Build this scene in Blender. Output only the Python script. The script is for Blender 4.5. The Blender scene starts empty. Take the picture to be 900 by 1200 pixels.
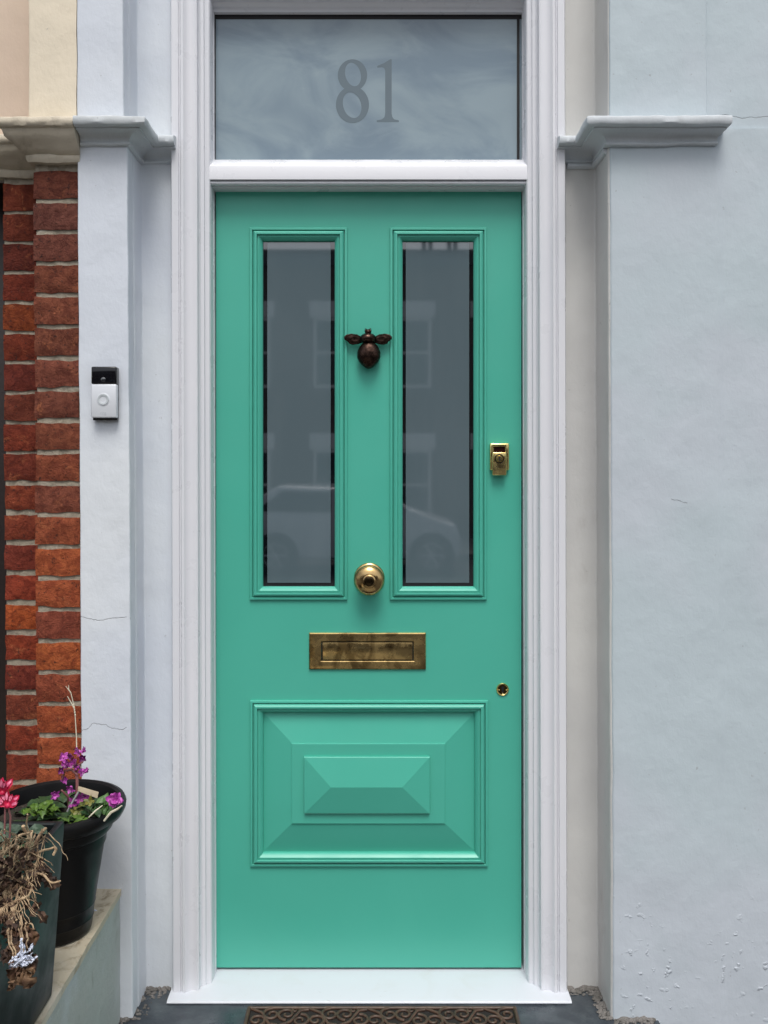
import bpy, bmesh, math, random
from mathutils import Vector, Matrix, noise
random.seed(7)
C = bpy.context.scene.collection
PI = math.pi
R = math.radians
# ------------------------------------------------------------------ measures
F = 1043.5            # focal length in photo pixels
D = 2.4               # camera to door face (m)
ZC = 1.3815           # camera height over the doorstep
CX, CY = 440.0, 540.0
def X(px, d=0.0): return (px - CX) * (D - d) / F
def Z(py, d=0.0): return ZC + (CY - py) * (D - d) / F
def P(px, py, t):     # a point seen at that place, t metres from the camera plane
    return Vector(((px - CX) * t / F, t - D, ZC + (CY - py) * t / F))
def V(x, d, z): return Vector((x, -d, z))       # d = metres in front of the door face

def s2l(r, g, b):
    f = lambda c: (c/255/12.92) if c/255 <= .04045 else ((c/255 + .055)/1.055)**2.4
    return (f(r), f(g), f(b))

# ------------------------------------------------------------------ materials
def newmat(name):
    m = bpy.data.materials.new(name); m.use_nodes = True
    nt = m.node_tree
    return m, nt, nt.nodes['Principled BSDF']
def setp(b, **k):
    for n, v in k.items():
        n = n.replace('_', ' ')
        if n in b.inputs:
            b.inputs[n].default_value = (*v, 1) if isinstance(v, tuple) and len(v) == 3 else v
def noise_node(nt, scale, detail=4, rough=.55, stretch=None, dist=0.0):
    tc = nt.nodes.new('ShaderNodeTexCoord'); out = tc.outputs['Object']
    if stretch:
        mp = nt.nodes.new('ShaderNodeMapping'); mp.inputs['Scale'].default_value = stretch
        nt.links.new(out, mp.inputs['Vector']); out = mp.outputs['Vector']
    n = nt.nodes.new('ShaderNodeTexNoise')
    n.inputs['Scale'].default_value = scale; n.inputs['Detail'].default_value = detail
    n.inputs['Roughness'].default_value = rough; n.inputs['Distortion'].default_value = dist
    nt.links.new(out, n.inputs['Vector'])
    return n.outputs['Fac']
def ramp(nt, src, lo, hi, a=0.0, b=1.0):
    r = nt.nodes.new('ShaderNodeMapRange'); r.interpolation_type = 'SMOOTHSTEP'
    r.inputs['From Min'].default_value = lo; r.inputs['From Max'].default_value = hi
    r.inputs['To Min'].default_value = a; r.inputs['To Max'].default_value = b
    nt.links.new(src, r.inputs['Value']); return r.outputs['Result']
def math_(nt, op, a, b=None):
    n = nt.nodes.new('ShaderNodeMath'); n.operation = op
    for i, v in enumerate((a, b)):
        if v is None: continue
        if isinstance(v, (int, float)): n.inputs[i].default_value = v
        else: nt.links.new(v, n.inputs[i])
    return n.outputs[0]
def mixc(nt, fac, a, b, mode='MIX'):
    n = nt.nodes.new('ShaderNodeMix'); n.data_type = 'RGBA'; n.blend_type = mode
    if isinstance(fac, (int, float)): n.inputs['Factor'].default_value = fac
    else: nt.links.new(fac, n.inputs['Factor'])
    for k, v in (('A', a), ('B', b)):
        s = [i for i in n.inputs if i.name == k and i.type == 'RGBA'][0]
        if isinstance(v, tuple): s.default_value = (*v, 1)
        else: nt.links.new(v, s)
    return [o for o in n.outputs if o.type == 'RGBA'][0]
def bump_chain(nt, b, hs):
    prev = None
    for h, st, dist in hs:
        n = nt.nodes.new('ShaderNodeBump'); n.inputs['Strength'].default_value = st; n.inputs['Distance'].default_value = dist
        nt.links.new(h, n.inputs['Height'])
        if prev: nt.links.new(prev, n.inputs['Normal'])
        prev = n.outputs['Normal']
    if prev: nt.links.new(prev, b.inputs['Normal'])
def M(name, col, rough=.5, metal=0.0, var=(), bump=(), rvar=None, spec=.5, coat=0.0, extra=None):
    """var: (colour, scale, lo, hi, strength[, stretch]); bump: (scale, strength, distance[, stretch])"""
    m, nt, b = newmat(name)
    setp(b, Roughness=rough, Metallic=metal, Specular_IOR_Level=spec, Coat_Weight=coat)
    c = col
    for v in var:
        f = noise_node(nt, v[1], 6, .6, v[5] if len(v) > 5 else None, .6)
        f = ramp(nt, f, v[2], v[3], 0, v[4])
        c = mixc(nt, f, c, v[0])
    if extra: c = extra(nt, c)
    if isinstance(c, tuple): b.inputs['Base Color'].default_value = (*c, 1)
    else: nt.links.new(c, b.inputs['Base Color'])
    if rvar:
        f = noise_node(nt, rvar[0], 5, .6); nt.links.new(ramp(nt, f, .35, .65, rvar[1], rvar[2]), b.inputs['Roughness'])
    bump_chain(nt, b, [(noise_node(nt, q[0], 5, .6, q[3] if len(q) > 3 else None), q[1], q[2]) for q in bump])
    return m

def plaster(name, col, tint, cracks=(), blister=0.0, grime=None, fine=1.0):
    m, nt, b = newmat(name)
    setp(b, Roughness=.62, Specular_IOR_Level=.35)
    c = mixc(nt, ramp(nt, noise_node(nt, 1.7, 4, .5), .40, .62, 0, .9), col, tint)
    c = mixc(nt, ramp(nt, noise_node(nt, 9, 6, .6), .5, .75, 0, .25), c, tuple(x*.82 for x in col))
    # tiny dark specks
    c = mixc(nt, ramp(nt, noise_node(nt, 70, 3, .5), .71, .76, 0, .45), c, (.25, .25, .25))
    if grime:
        c = mixc(nt, ramp(nt, noise_node(nt, 5, 8, .7, (1, 1, .45)), grime[1], grime[2], 0, grime[3]), c, grime[0])
    tc = nt.nodes.new('ShaderNodeTexCoord'); sp = nt.nodes.new('ShaderNodeSeparateXYZ')
    nt.links.new(tc.outputs['Object'], sp.inputs[0])
    hs = [(noise_node(nt, 5, 4, .5), .35*fine, .02), (noise_node(nt, 28, 5, .6, (1, 1, .6)), .30*fine, .006),
          (noise_node(nt, 160, 3, .6), .25*fine, .0012)]
    for (x0, x1, z0, amp, w) in cracks:
        n = nt.nodes.new('ShaderNodeTexNoise'); n.noise_dimensions = '1D'; n.inputs['Scale'].default_value = 11; n.inputs['Detail'].default_value = 5
        n.inputs['Roughness'].default_value = .55
        nt.links.new(math_(nt, 'ADD', sp.outputs['X'], z0*3.1), n.inputs['W'])
        zz = math_(nt, 'ADD', math_(nt, 'MULTIPLY', math_(nt, 'SUBTRACT', n.outputs[0], .5), amp), z0)
        dd = math_(nt, 'ABSOLUTE', math_(nt, 'SUBTRACT', sp.outputs['Z'], zz))
        k = ramp(nt, dd, w*.3, w, 1, 0)
        k = math_(nt, 'MULTIPLY', k, math_(nt, 'MULTIPLY', math_(nt, 'GREATER_THAN', sp.outputs['X'], x0), math_(nt, 'LESS_THAN', sp.outputs['X'], x1)))
        c = mixc(nt, math_(nt, 'MULTIPLY', k, .42), c, (.16, .16, .16))
        hs.append((math_(nt, 'MULTIPLY', k, -1.0), .8, .003))
    if blister:
        low = ramp(nt, sp.outputs['Z'], .12, .42, 1, 0)
        h = ramp(nt, noise_node(nt, 45, 3, .5), .60, .70, 0, 1)
        h2 = ramp(nt, noise_node(nt, 7, 3, .5), .45, .6, 0, 1)
        hs.append((math_(nt, 'MULTIPLY', math_(nt, 'MULTIPLY', h, h2), low), .55*blister, .004))
    nt.links.new(c, b.inputs['Base Color'])
    bump_chain(nt, b, hs)
    return m

ZLIFT = 0
mt = {}
mt['white_wall'] = plaster('white_wall_paint', (.66, .70, .735), (.60, .645, .71), cracks=[(-.74, -.6150, Z(724, .2), .03, .0012), (-.74, -.6150, Z(851, .2), .07, .0011)])
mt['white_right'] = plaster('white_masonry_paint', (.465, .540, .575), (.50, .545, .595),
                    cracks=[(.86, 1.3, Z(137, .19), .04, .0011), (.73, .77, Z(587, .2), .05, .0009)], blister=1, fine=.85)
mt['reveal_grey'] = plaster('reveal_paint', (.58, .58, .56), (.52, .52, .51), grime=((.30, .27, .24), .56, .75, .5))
mt['cornice_white'] = plaster('cornice_paint', (.58, .62, .65), (.50, .53, .54), grime=((.25, .25, .24), .56, .72, .45), fine=1.3)
mt['cream'] = plaster('cream_paint', (.76, .69, .55), (.72, .64, .50), fine=1.2)
mt['cream_pink'] = plaster('pinkish_cream_paint', (.66, .53, .41), (.60, .48, .38), fine=.8)
mt['stone_dirty'] = plaster('weathered_stone', (.62, .56, .45), (.45, .40, .31), grime=((.14, .115, .085), .50, .66, .75), fine=2)
mt['gloss_white'] = M('white_gloss_timber_paint', (.70, .71, .745), .34, bump=[(7, .03, .003)], var=[((.66, .68, .72), 3, .4, .7, .5)], rvar=(12, .26, .42))
mt['sill_white'] = M('white_sill_paint', (.57, .60, .65), .4, bump=[(60, .05, .001)], var=[((.5, .5, .49), 11, .5, .8, .35), ((.36, .35, .33), 60, .66, .74, .35)])
mt['mint'] = M('mint_eggshell_paint', (.066, .405, .305), .36, bump=[(5, .03, .003)], var=[((.072, .43, .325), 2.5, .4, .65, .5)], rvar=(6, .33, .42))
mt['pane'] = M('frosted_pane', (.096, .136, .156), .03, var=[((.112, .153, .174), 5, .4, .7, .6, (1, 1, .4))], spec=1.0)
mt['pane_black'] = M('clear_glass_edge_over_dark', (.003, .004, .006), .02, spec=1.0)
def smear(nt, c):
    n = noise_node(nt, 3.6, 5, .55, (1, 1, 1.5), .8)
    c = mixc(nt, ramp(nt, n, .38, .66, 0, .8), c, (.26, .335, .37))
    n2 = noise_node(nt, 9, 7, .65, (.6, 1, 1.3), 1.2)
    return mixc(nt, ramp(nt, n2, .54, .74, 0, .35), c, (.27, .34, .37))
mt['fanlight'] = M('frosted_fanlight_glass', (.155, .215, .265), .04, extra=smear)
mt['digit'] = M('clear_etched_digit', (.115, .155, .18), .04)
for k_ in ('pane', 'pane_black'): mt[k_].node_tree.nodes['Principled BSDF'].inputs['IOR'].default_value = 1.75
mt['black'] = M('black_void', (.004, .004, .005), .6)
def tarn(nt, c):
    n = ramp(nt, noise_node(nt, 14, 4, .6, (1, 1, .6), 1.0), .46, .58, 0, .8)
    return mixc(nt, n, c, (.20, .13, .05))
mt['brass'] = M('aged_brass', (.56, .40, .17), .22, 1.0, extra=tarn, rvar=(30, .14, .34), bump=[(35, .12, .002)])
mt['brass_bright'] = M('polished_brass', (.86, .68, .28), .26, 1.0, rvar=(60, .10, .28), bump=[(60, .05, .001)])
mt['brass_knob'] = M('worn_brass', (.52, .36, .16), .15, 1.0, rvar=(30, .10, .26), var=[((.16, .10, .05), 18, .5, .65, .6)], bump=[(50, .06, .001)])
mt['dark_metal'] = M('dark_keyway', (.01, .008, .006), .4, .5)
mt['bronze'] = M('dark_bronze', (.060, .036, .028), .24, 1.0, var=[((.018, .011, .009), 60, .4, .62, .8)], bump=[(160, .3, .002)], rvar=(60, .2, .42))
mt['bell_silver'] = M('satin_silver_plastic', (.68, .71, .75), .34, .15, bump=[(900, .05, .0002)])
mt['bell_black'] = M('gloss_black_plastic', (.004, .004, .006), .1)
mt['bell_grey'] = M('grey_button', (.50, .54, .56), .4, .1)
mt['slate'] = M('slate_slab', (.034, .043, .053), .42, var=[((.065, .08, .09), 9, .45, .65, .9), ((.03, .035, .045), 30, .55, .7, .7)], bump=[(14, .4, .0065), (90, .35, .002)], rvar=(8, .22, .6))
mt['concrete'] = M('path_concrete', (.24, .23, .21), .8, var=[((.14, .135, .12), 6, .45, .65, .8)], bump=[(80, .4, .003)])
mt['coping'] = M('cream_coping_paint', (.50, .44, .33), .7, var=[((.20, .15, .09), 16, .52, .68, .85), ((.60, .57, .50), 5, .5, .7, .6)], bump=[(30, .4, .006), (140, .3, .002)])
mt['low_wall'] = M('greenish_white_wall_paint', (.40, .43, .405), .65, var=[((.50, .55, .57), 4, .42, .62, .8), ((.15, .14, .10), 14, .60, .76, .7, (1, 1, .4))], bump=[(14, .4, .01), (70, .35, .003)])
mt['mortar_rough'] = M('crumbling_mortar', (.16, .15, .14), .9, var=[((.10, .095, .085), 30, .45, .65, .9), ((.5, .5, .48), 22, .62, .74, .8)], bump=[(60, .8, .006)])
mt['coir'] = M('dark_mat_backing', (.012, .010, .009), .9, bump=[(400, .6, .002)])
mt['scroll'] = M('brown_moulded_rubber', (.075, .042, .027), .48, var=[((.035, .02, .014), 50, .4, .65, .8)], bump=[(200, .3, .001)])
mt['pot_black'] = M('black_plastic_pot', (.004, .004, .0045), .36, bump=[(30, .1, .003), (260, .15, .0006)], var=[((.009, .008, .005), 12, .5, .75, .7)], rvar=(14, .34, .5), spec=.22)
mt['planter'] = M('dark_green_glazed_planter', (.005, .0075, .008), .42, bump=[(18, .10, .004)], var=[((.010, .014, .015), 9, .4, .7, .8)], rvar=(10, .36, .55), spec=.22)
mt['soil'] = M('potting_soil', (.022, .016, .011), .95, var=[((.05, .04, .025), 60, .5, .7, .8)], bump=[(90, 1, .01)])
def leafmat(name, col, col2, rough=.45, sc=60):
    return M(name, col, rough, var=[(col2, sc, .42, .62, .9)], bump=[(150, .3, .002)], spec=.4)
mt['leaf_dark'] = leafmat('dark_green_leaf', (.022, .055, .020), (.045, .085, .03))
mt['leaf_lime'] = leafmat('lime_green_leaf', (.085, .155, .022), (.045, .095, .016))
mt['leaf_grey'] = leafmat('marbled_leaf', (.028, .055, .032), (.10, .14, .10), sc=90)
mt['leaf_olive'] = leafmat('olive_leaf', (.16, .15, .03), (.09, .11, .025))
mt['dead_leaf'] = leafmat('dry_brown_leaf', (.075, .036, .020), (.20, .12, .065), .7, 45)
mt['dead_dark'] = leafmat('dark_withered_leaf', (.030, .016, .011), (.09, .05, .03), .75, 45)
mt['twig'] = M('dry_twig', (.40, .29, .175), .85, var=[((.12, .065, .035), 40, .42, .62, .9), ((.52, .42, .27), 30, .58, .72, .8)], bump=[(200, .7, .002)])
mt['pale_twig'] = M('bleached_stem', (.60, .55, .42), .7, bump=[(200, .4, .001)])
mt['petal_red'] = leafmat('crimson_petal', (.46, .008, .045), (.62, .03, .10), .4, 50)
mt['petal_pink'] = leafmat('pale_pink_petal', (.82, .26, .38), (.72, .12, .25), .4, 50)
mt['petal_mag'] = leafmat('magenta_petal', (.34, .040, .30), (.58, .13, .48), .4, 90)
mt['petal_mag_dark'] = leafmat('dark_purple_petal', (.14, .014, .12), (.34, .035, .25), .4, 90)
mt['stem_pink'] = M('reddish_stem', (.26, .10, .10), .5)
mt['tag'] = M('weathered_card_label', (.42, .35, .24), .7, var=[((.25, .19, .12), 90, .5, .65, .7)])
mt['feather'] = M('white_wispy_scrap', (.60, .64, .74), .7, var=[((.4, .45, .6), 90, .5, .7, .6)])
mt['mortar'] = M('lime_mortar', (.33, .29, .225), .9, var=[((.20, .175, .13), 40, .45, .65, .8), ((.45, .42, .36), 22, .6, .72, .7)], bump=[(60, .8, .006), (260, .6, .002)])
def brickm():
    m, nt, b = newmat('old_red_brick'); setp(b, Roughness=.85, Specular_IOR_Level=.3)
    a = nt.nodes.new('ShaderNodeVertexColor'); a.layer_name = 'brick'
    c = mixc(nt, ramp(nt, noise_node(nt, 38, 7, .7, None, .8), .40, .60, 0, .75), a.outputs['Color'], (.50, .36, .36), 'MULTIPLY')
    c = mixc(nt, ramp(nt, noise_node(nt, 24, 5, .7, None, 1.2), .58, .72, 0, .5), c, (.50, .17, .07))
    c = mixc(nt, ramp(nt, noise_node(nt, 120, 4, .6), .60, .68, 0, .8), c, (.035, .015, .012))
    nt.links.new(c, b.inputs['Base Color'])
    bump_chain(nt, b, [(noise_node(nt, 45, 8, .75, None, 1), 1.0, .010), (noise_node(nt, 230, 4, .6), .6, .002)])
    return m
mt['brick'] = brickm()
mt['door_brown'] = M('recess_shadow_brown', (.012, .006, .005), .5, bump=[(80, .3, .002)])  # near-black brown carries the shadow of the neighbour's door recess
mt['street'] = M('asphalt', (.05, .05, .052), .9, bump=[(40, .3, .01)])
mt['opp_brick'] = M('london_brick', (.13, .085, .065), .9, var=[((.085, .06, .05), 3, .4, .6, .8)])
mt['opp_white'] = M('white_stone_trim', (.8, .8, .8), .7)
mt['opp_glass'] = M('dark_window_glass', (.02, .025, .03), .05)
mt['opp_roof'] = M('slate_roof', (.07, .07, .08), .7)
mt['terracotta'] = M('chimney_terracotta', (.14, .08, .05), .8)
mt['car_paint'] = M('silver_white_car_paint', (.66, .68, .72), .2, coat=.6)
mt['tyre'] = M('tyre_rubber', (.015, .015, .015), .8)
mt['alloy'] = M('alloy_rim', (.55, .56, .58), .25, .9)

# ------------------------------------------------------------------ object helpers
def empty(name, loc, label, cat, group=None):
    o = bpy.data.objects.new(name, None); C.objects.link(o); o.location = loc; o.empty_display_size = .05
    o['label'] = label; o['category'] = cat
    if group: o['group'] = group
    return o
def obj(name, bm, mat, parent=None, smooth=35, loc=None, label=None):
    me = bpy.data.meshes.new(name)
    bmesh.ops.recalc_face_normals(bm, faces=bm.faces[:]) if smooth is not None else None
    bm.to_mesh(me); bm.free()
    for m in (mat if isinstance(mat, (list, tuple)) else [mat]): me.materials.append(m)
    if smooth:
        me.polygons.foreach_set('use_smooth', [True]*len(me.polygons))
        me.set_sharp_from_angle(angle=R(smooth))
    o = bpy.data.objects.new(name, me); C.objects.link(o)
    if parent:
        o.parent = parent
        w = parent.location if parent.type == 'EMPTY' else Vector((0, 0, 0))
        # keep mesh coordinates in world metres
        o.matrix_parent_inverse = Matrix.Translation(-w)
    if label: o['label'] = label
    return o
def tag(o, label, cat, group=None):
    o['label'] = label; o['category'] = cat
    if group: o['group'] = group
    return o
def structure(o): o['kind'] = 'structure'; return o
def box(bm, a, b, bev=0.0, seg=2):
    x0, x1 = sorted((a[0], b[0])); y0, y1 = sorted((a[1], b[1])); z0, z1 = sorted((a[2], b[2]))
    r = bmesh.ops.create_cube(bm, size=1)
    vs = r['verts']
    for v in vs:
        v.co = Vector(((x0+x1)/2 + v.co.x*(x1-x0), (y0+y1)/2 + v.co.y*(y1-y0), (z0+z1)/2 + v.co.z*(z1-z0)))
    if bev:
        es = list({e for v in vs for e in v.link_edges})
        bmesh.ops.bevel(bm, geom=es, offset=bev, segments=seg, profile=.5, affect='EDGES')
def round_path(pts, r, n=3):
    out = [Vector(pts[0])]
    for i in range(1, len(pts)-1):
        a, b, c = Vector(pts[i-1]), Vector(pts[i]), Vector(pts[i+1])
        u = (a-b).normalized(); w = (c-b).normalized()
        k = min(r, (a-b).length*.45, (c-b).length*.45)
        p, q = b+u*k, b+w*k
        for j in range(n+1):
            t = j/n; out.append(p*(1-t)**2 + b*2*t*(1-t) + q*t*t)
    out.append(Vector(pts[-1])); return out
def dens(pts, step):
    out = [pts[0]]
    for a, b in zip(pts, pts[1:]):
        L = (b-a).length; n = max(1, int(L/step))
        for j in range(1, n+1): out.append(a.lerp(b, j/n))
    return out
def nz(p, s, seed=0): return noise.noise(Vector((p[0]*s+seed, p[1]*s+seed*1.7, p[2]*s-seed)))
def prism_sheet(bm, pts, back, z0, z1, step=.012, zstep=.03, amp=.0012, lean=None, r=.004):
    """a solid upright wall piece: front outline pts (x,d), flat back at depth 'back'"""
    f = dens(round_path(pts, r), step)
    loop = f + [Vector((pts[-1][0], back)), Vector((pts[0][0], back))]
    nf = len(f); n = len(loop); nzs = max(2, int((z1-z0)/zstep)); rows = []
    for k in range(nzs+1):
        z = z0 + (z1-z0)*k/nzs; row = []
        for i, p in enumerate(loop):
            x, d = p.x, p.y
            if lean: x += lean(x, z)
            if i < nf:
                x += amp*1.4*nz((x, d, z), 9, 3); d += amp*nz((x, d, z), 6, 8) + amp*.4*nz((x, d, z), 30, 5)
            row.append(bm.verts.new(V(x, d, z)))
        rows.append(row)
    for k in range(nzs):
        for i in range(n):
            j = (i+1) % n
            bm.faces.new((rows[k][i], rows[k][j], rows[k+1][j], rows[k+1][i]))
    bm.faces.new(rows[0]); bm.faces.new(rows[-1])
def sweep(bm, path, prof, amp=0.0, step=.03, endscale=None, back=None):
    """path (x,d) left to right, prof list of (outward, z); mitred corners"""
    pts = [Vector(p) for p in path]; rings = []; n = len(pts)
    nor = []
    for a, b in zip(pts, pts[1:]):
        u = (b-a).normalized(); nor.append(Vector((-u.y, u.x)))
    mit = []
    for i in range(n):
        if i == 0: m = nor[0]
        elif i == n-1: m = nor[-1]
        else: m = (nor[i-1]+nor[i]) / (1+nor[i-1].dot(nor[i]))
        mit.append(m.copy())
    if endscale:
        for i, s in endscale.items(): mit[i] = Vector((mit[i].x*s[0], mit[i].y*s[1]))
    cen = []
    for i in range(n-1):
        L = (pts[i+1]-pts[i]).length; k = max(1, int(L/step))
        for j in range(k): t = j/k; cen.append((pts[i].lerp(pts[i+1], t), mit[i].lerp(mit[i+1], t)))
    cen.append((pts[-1], mit[-1]))
    for c, m in cen:
        row = []
        for o, z in prof:
            q = c + m*o; p = V(q.x, q.y, z)
            if amp: p += Vector((nz(p, 14, 1), nz(p, 14, 2), nz(p, 16, 3)))*amp + Vector((0, nz(p, 60, 4), nz(p, 60, 5)))*amp*.5
            row.append(bm.verts.new(p))
        rings.append(row)
    m = len(prof)
    for a, b in zip(rings, rings[1:]):
        for i in range(m):
            j = (i+1) % m
            bm.faces.new((a[i], b[i], b[j], a[j]))
    bm.faces.new(rings[0]); bm.faces.new(rings[-1])
def tube(bm, pts, rad, n=6, cap=True):
    pts = [Vector(p) for p in pts]; rings = []
    m = len(pts); rads = rad if isinstance(rad, (list, tuple)) else [rad]*m
    up = Vector((.31, .2, .93)).normalized()
    for i, p in enumerate(pts):
        t = (pts[min(i+1, m-1)] - pts[max(i-1, 0)])
        t = t.normalized() if t.length > 1e-9 else Vector((0, 0, 1))
        s = t.cross(up)
        if s.length < 1e-3: s = t.cross(Vector((1, 0, 0)))
        s.normalize(); w = s.cross(t)
        rings.append([bm.verts.new(p + (s*math.cos(2*PI*k/n) + w*math.sin(2*PI*k/n))*rads[i]) for k in range(n)])
    for a, b in zip(rings, rings[1:]):
        for k in range(n): bm.faces.new((a[k], a[(k+1) % n], b[(k+1) % n], b[k]))
    if cap:
        bm.faces.new(rings[0][::-1]); bm.faces.new(rings[-1])
def lathe(bm, prof, origin, axis='Z', n=40, sx=1.0, sz=1.0):
    """prof list of (radius, height). axis 'Z' upright, 'D' out of the door towards the street"""
    rings = []
    for r, h in prof:
        row = []
        for k in range(n):
            a = 2*PI*k/n; c, s = r*math.cos(a)*sx, r*math.sin(a)*sz
            p = Vector((c, s, h)) if axis == 'Z' else Vector((c, -h, s))
            row.append(bm.verts.new(Vector(origin)+p))
        rings.append(row)
    for a, b in zip(rings, rings[1:]):
        for k in range(n): bm.faces.new((a[k], a[(k+1) % n], b[(k+1) % n], b[k]))
    bm.faces.new(rings[0]); bm.faces.new(rings[-1])
def ring_moulding(bm, x0, x1, z0, z1, prof):
    """rectangular picture-frame moulding on the door face; prof (inset, height d)"""
    rows = []
    for w, h in prof:
        rows.append([bm.verts.new(V(*p)) for p in ((x0+w, h, z0+w), (x1-w, h, z0+w), (x1-w, h, z1-w), (x0+w, h, z1-w))])
    for a, b in zip(rows, rows[1:]):
        for k in range(4): bm.faces.new((a[k], a[(k+1) % 4], b[(k+1) % 4], b[k]))
def text_mesh(bm, body, size, origin, extrude=.0003, width=None):
    cu = bpy.data.curves.new('t', 'FONT'); cu.body = body; cu.size = size; cu.extrude = extrude
    cu.align_x = 'CENTER'; cu.align_y = 'CENTER'
    o = bpy.data.objects.new('t', cu); C.objects.link(o); bpy.context.view_layer.update()
    me = bpy.data.meshes.new_from_object(o.evaluated_get(bpy.context.evaluated_depsgraph_get()))
    me.transform(Matrix.Translation(origin) @ Matrix.Rotation(R(90), 4, 'X'))
    bm.from_mesh(me); bpy.data.objects.remove(o); bpy.data.curves.remove(cu); bpy.data.meshes.remove(me)

# ================================================================== THE WHITE HOUSE
ZB, ZT = -.05, 4.2
zc0, zc1 = Z(172, .2), Z(134, .26)            # cornice bottom and top
house = empty('white_house', V(-.6, .1, 0), 'white painted house front with pilasters and cornices around the mint door', 'house')
leanL = lambda x, z: (2.2 - z)*.0065 if z < 2.2 else (z-2.2)*-.004
leanR = lambda x, z: (2.2 - z)*.0035 if z < 2.2 else (z-2.2)*-.002
# left pier with its stepped reveal
def pier_left(z0, z1, xr, name):
    bm = bmesh.new()
    prism_sheet(bm, [(-.737, .15), (-.737, .2), (xr, .2), (xr-.001, .155)], .15, z0, z1, lean=leanL)
    obj(name, bm, mt['white_wall'], house)
pier_left(.005, zc1-.01, -.6135, 'pilaster'); pier_left(zc1-.008, ZT, -.622, 'pilaster')
for (z0, z1, xr) in ((-.01, zc1-.01, -.6135), (zc1-.008, ZT, -.622)):
    bm = bmesh.new()
    prism_sheet(bm, [(xr-.03, .148), (xr, .148), (xr, .07), (-.485, .07)], -.25, z0, z1, lean=leanL, r=.006)
    obj('reveal', bm, mt['white_wall'], house)
# right: reveal, then wall
bm = bmesh.new(); prism_sheet(bm, [(.44, .07), (.575, .07), (.575, .1965), (.60, .1965)], -.25, -.01, zc1-.01, lean=leanR, r=.006); obj('reveal', bm, mt['reveal_grey'], house)
bm = bmesh.new(); prism_sheet(bm, [(.44, .07), (.575, .07), (.575, .1985), (.60, .1985)], -.25, zc1-.008, ZT, lean=leanR, r=.006); obj('reveal', bm, mt['reveal_grey'], house)
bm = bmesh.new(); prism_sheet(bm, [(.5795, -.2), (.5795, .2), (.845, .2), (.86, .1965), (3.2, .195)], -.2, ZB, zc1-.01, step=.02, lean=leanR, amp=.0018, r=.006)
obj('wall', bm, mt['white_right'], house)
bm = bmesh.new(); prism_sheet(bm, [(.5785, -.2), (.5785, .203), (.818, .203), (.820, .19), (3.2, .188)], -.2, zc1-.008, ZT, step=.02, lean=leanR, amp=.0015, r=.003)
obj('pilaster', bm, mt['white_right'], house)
bm = bmesh.new(); box(bm, (-.60, .02, 2.62), (.56, .3, ZT), .004); obj('lintel', bm, mt['white_wall'], house)
# cornices
h = zc1-zc0
prof = [(-.03, zc0), (.003, zc0), (.0085, zc0+.001), (.0105, zc0+.0035), (.0095, zc0+.0065), (.0055, zc0+.0085), (.0060, zc0+.0125), (.0085, zc0+.0180), (.0135, zc0+.0225), (.021, zc0+.0262), (.031, zc0+.0285),
        (.0400, zc0+.0295), (.0405, zc0+.0335), (.0500, zc0+.0340), (.0550, zc0+.0360), (.0575, zc0+.0400), (.0580, zc1-.005), (.0565, zc1-.0015), (.053, zc1), (.02, zc1+.004), (-.03, zc1+.004)]
bm = bmesh.new(); sweep(bm, [(-.7275, .2), (-.6135, .2), (-.6135, .07), (-.515, .07)], prof, .0026, .012)
obj('cornice', bm, mt['cornice_white'], house, 32)
prof2 = [(-.03, zc0-.012), (.004, zc0-.012), (.010, zc0-.008), (.010, zc0-.001), (.004, zc0)] + prof[2:]
bm = bmesh.new(); sweep(bm, [(.470, .07), (.575, .07), (.575, .2), (.839, .2), (.839, .18)], prof, .0026, .012, endscale={1: (1.1, 1), 2: (1.15, 1), 3: (.35, 1), 4: (.35, 1)})
obj('cornice', bm, mt['cornice_white'], house, 32)
# small bead under the right cornice inside the reveal
bm = bmesh.new(); sweep(bm, [(.50, .07), (.575, .07), (.575, .19)], [(-.01, zc0-.013), (.006, zc0-.013), (.011, zc0-.008), (.010, zc0-.001), (-.01, zc0-.001)], .001, .012)
obj('bead', bm, mt['cornice_white'], house, 32)
# crumbling mortar where the reveals meet the step
def lumps(bm, pts, seed):
    rr = random.Random(seed)
    for (c, s) in pts:
        r = bmesh.ops.create_icosphere(bm, subdivisions=2, radius=1)
        for v in r['verts']:
            q = v.co.copy(); k = 1 + .45*nz(q, 1.3, seed+c[0]*9)
            v.co = Vector(c) + Vector((q.x*s[0], q.y*s[1], q.z*s[2]))*k
def rubble(path, n, w, seed, smax=.0055):
    rr = random.Random(seed); bm = bmesh.new(); pts = [Vector(p) for p in path]; out = []
    for k in range(n):
        i = rr.randrange(len(pts)-1); q = pts[i].lerp(pts[i+1], rr.random()); a = rr.random()**1.8
        nrm = (pts[i+1]-pts[i]).normalized(); nrm = Vector((-nrm.y, nrm.x))
        q = q + nrm*w*a; r = smax*(1-.7*a)*rr.uniform(.35, 1.15)
        out.append((V(q.x, q.y, r*.35), (r*rr.uniform(.8, 1.9), r*rr.uniform(.8, 1.6), r*rr.uniform(.5, 1.1))))
    lumps(bm, out, seed)
    obj('mortar_fillet', bm, mt['mortar_rough'], house, 60)
rubble([(-.6135, .20), (-.6135, .07), (-.535, .07)], 150, .045, 5)
rubble([(-.66, .2), (-.612, .2)], 30, .02, 9, .007)
rubble([(.50, .07), (.580, .07), (.583, .2)], 120, .03, 4, .008)
rubble([(.583, .2), (.68, .2)], 50, .02, 8, .008)

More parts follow.
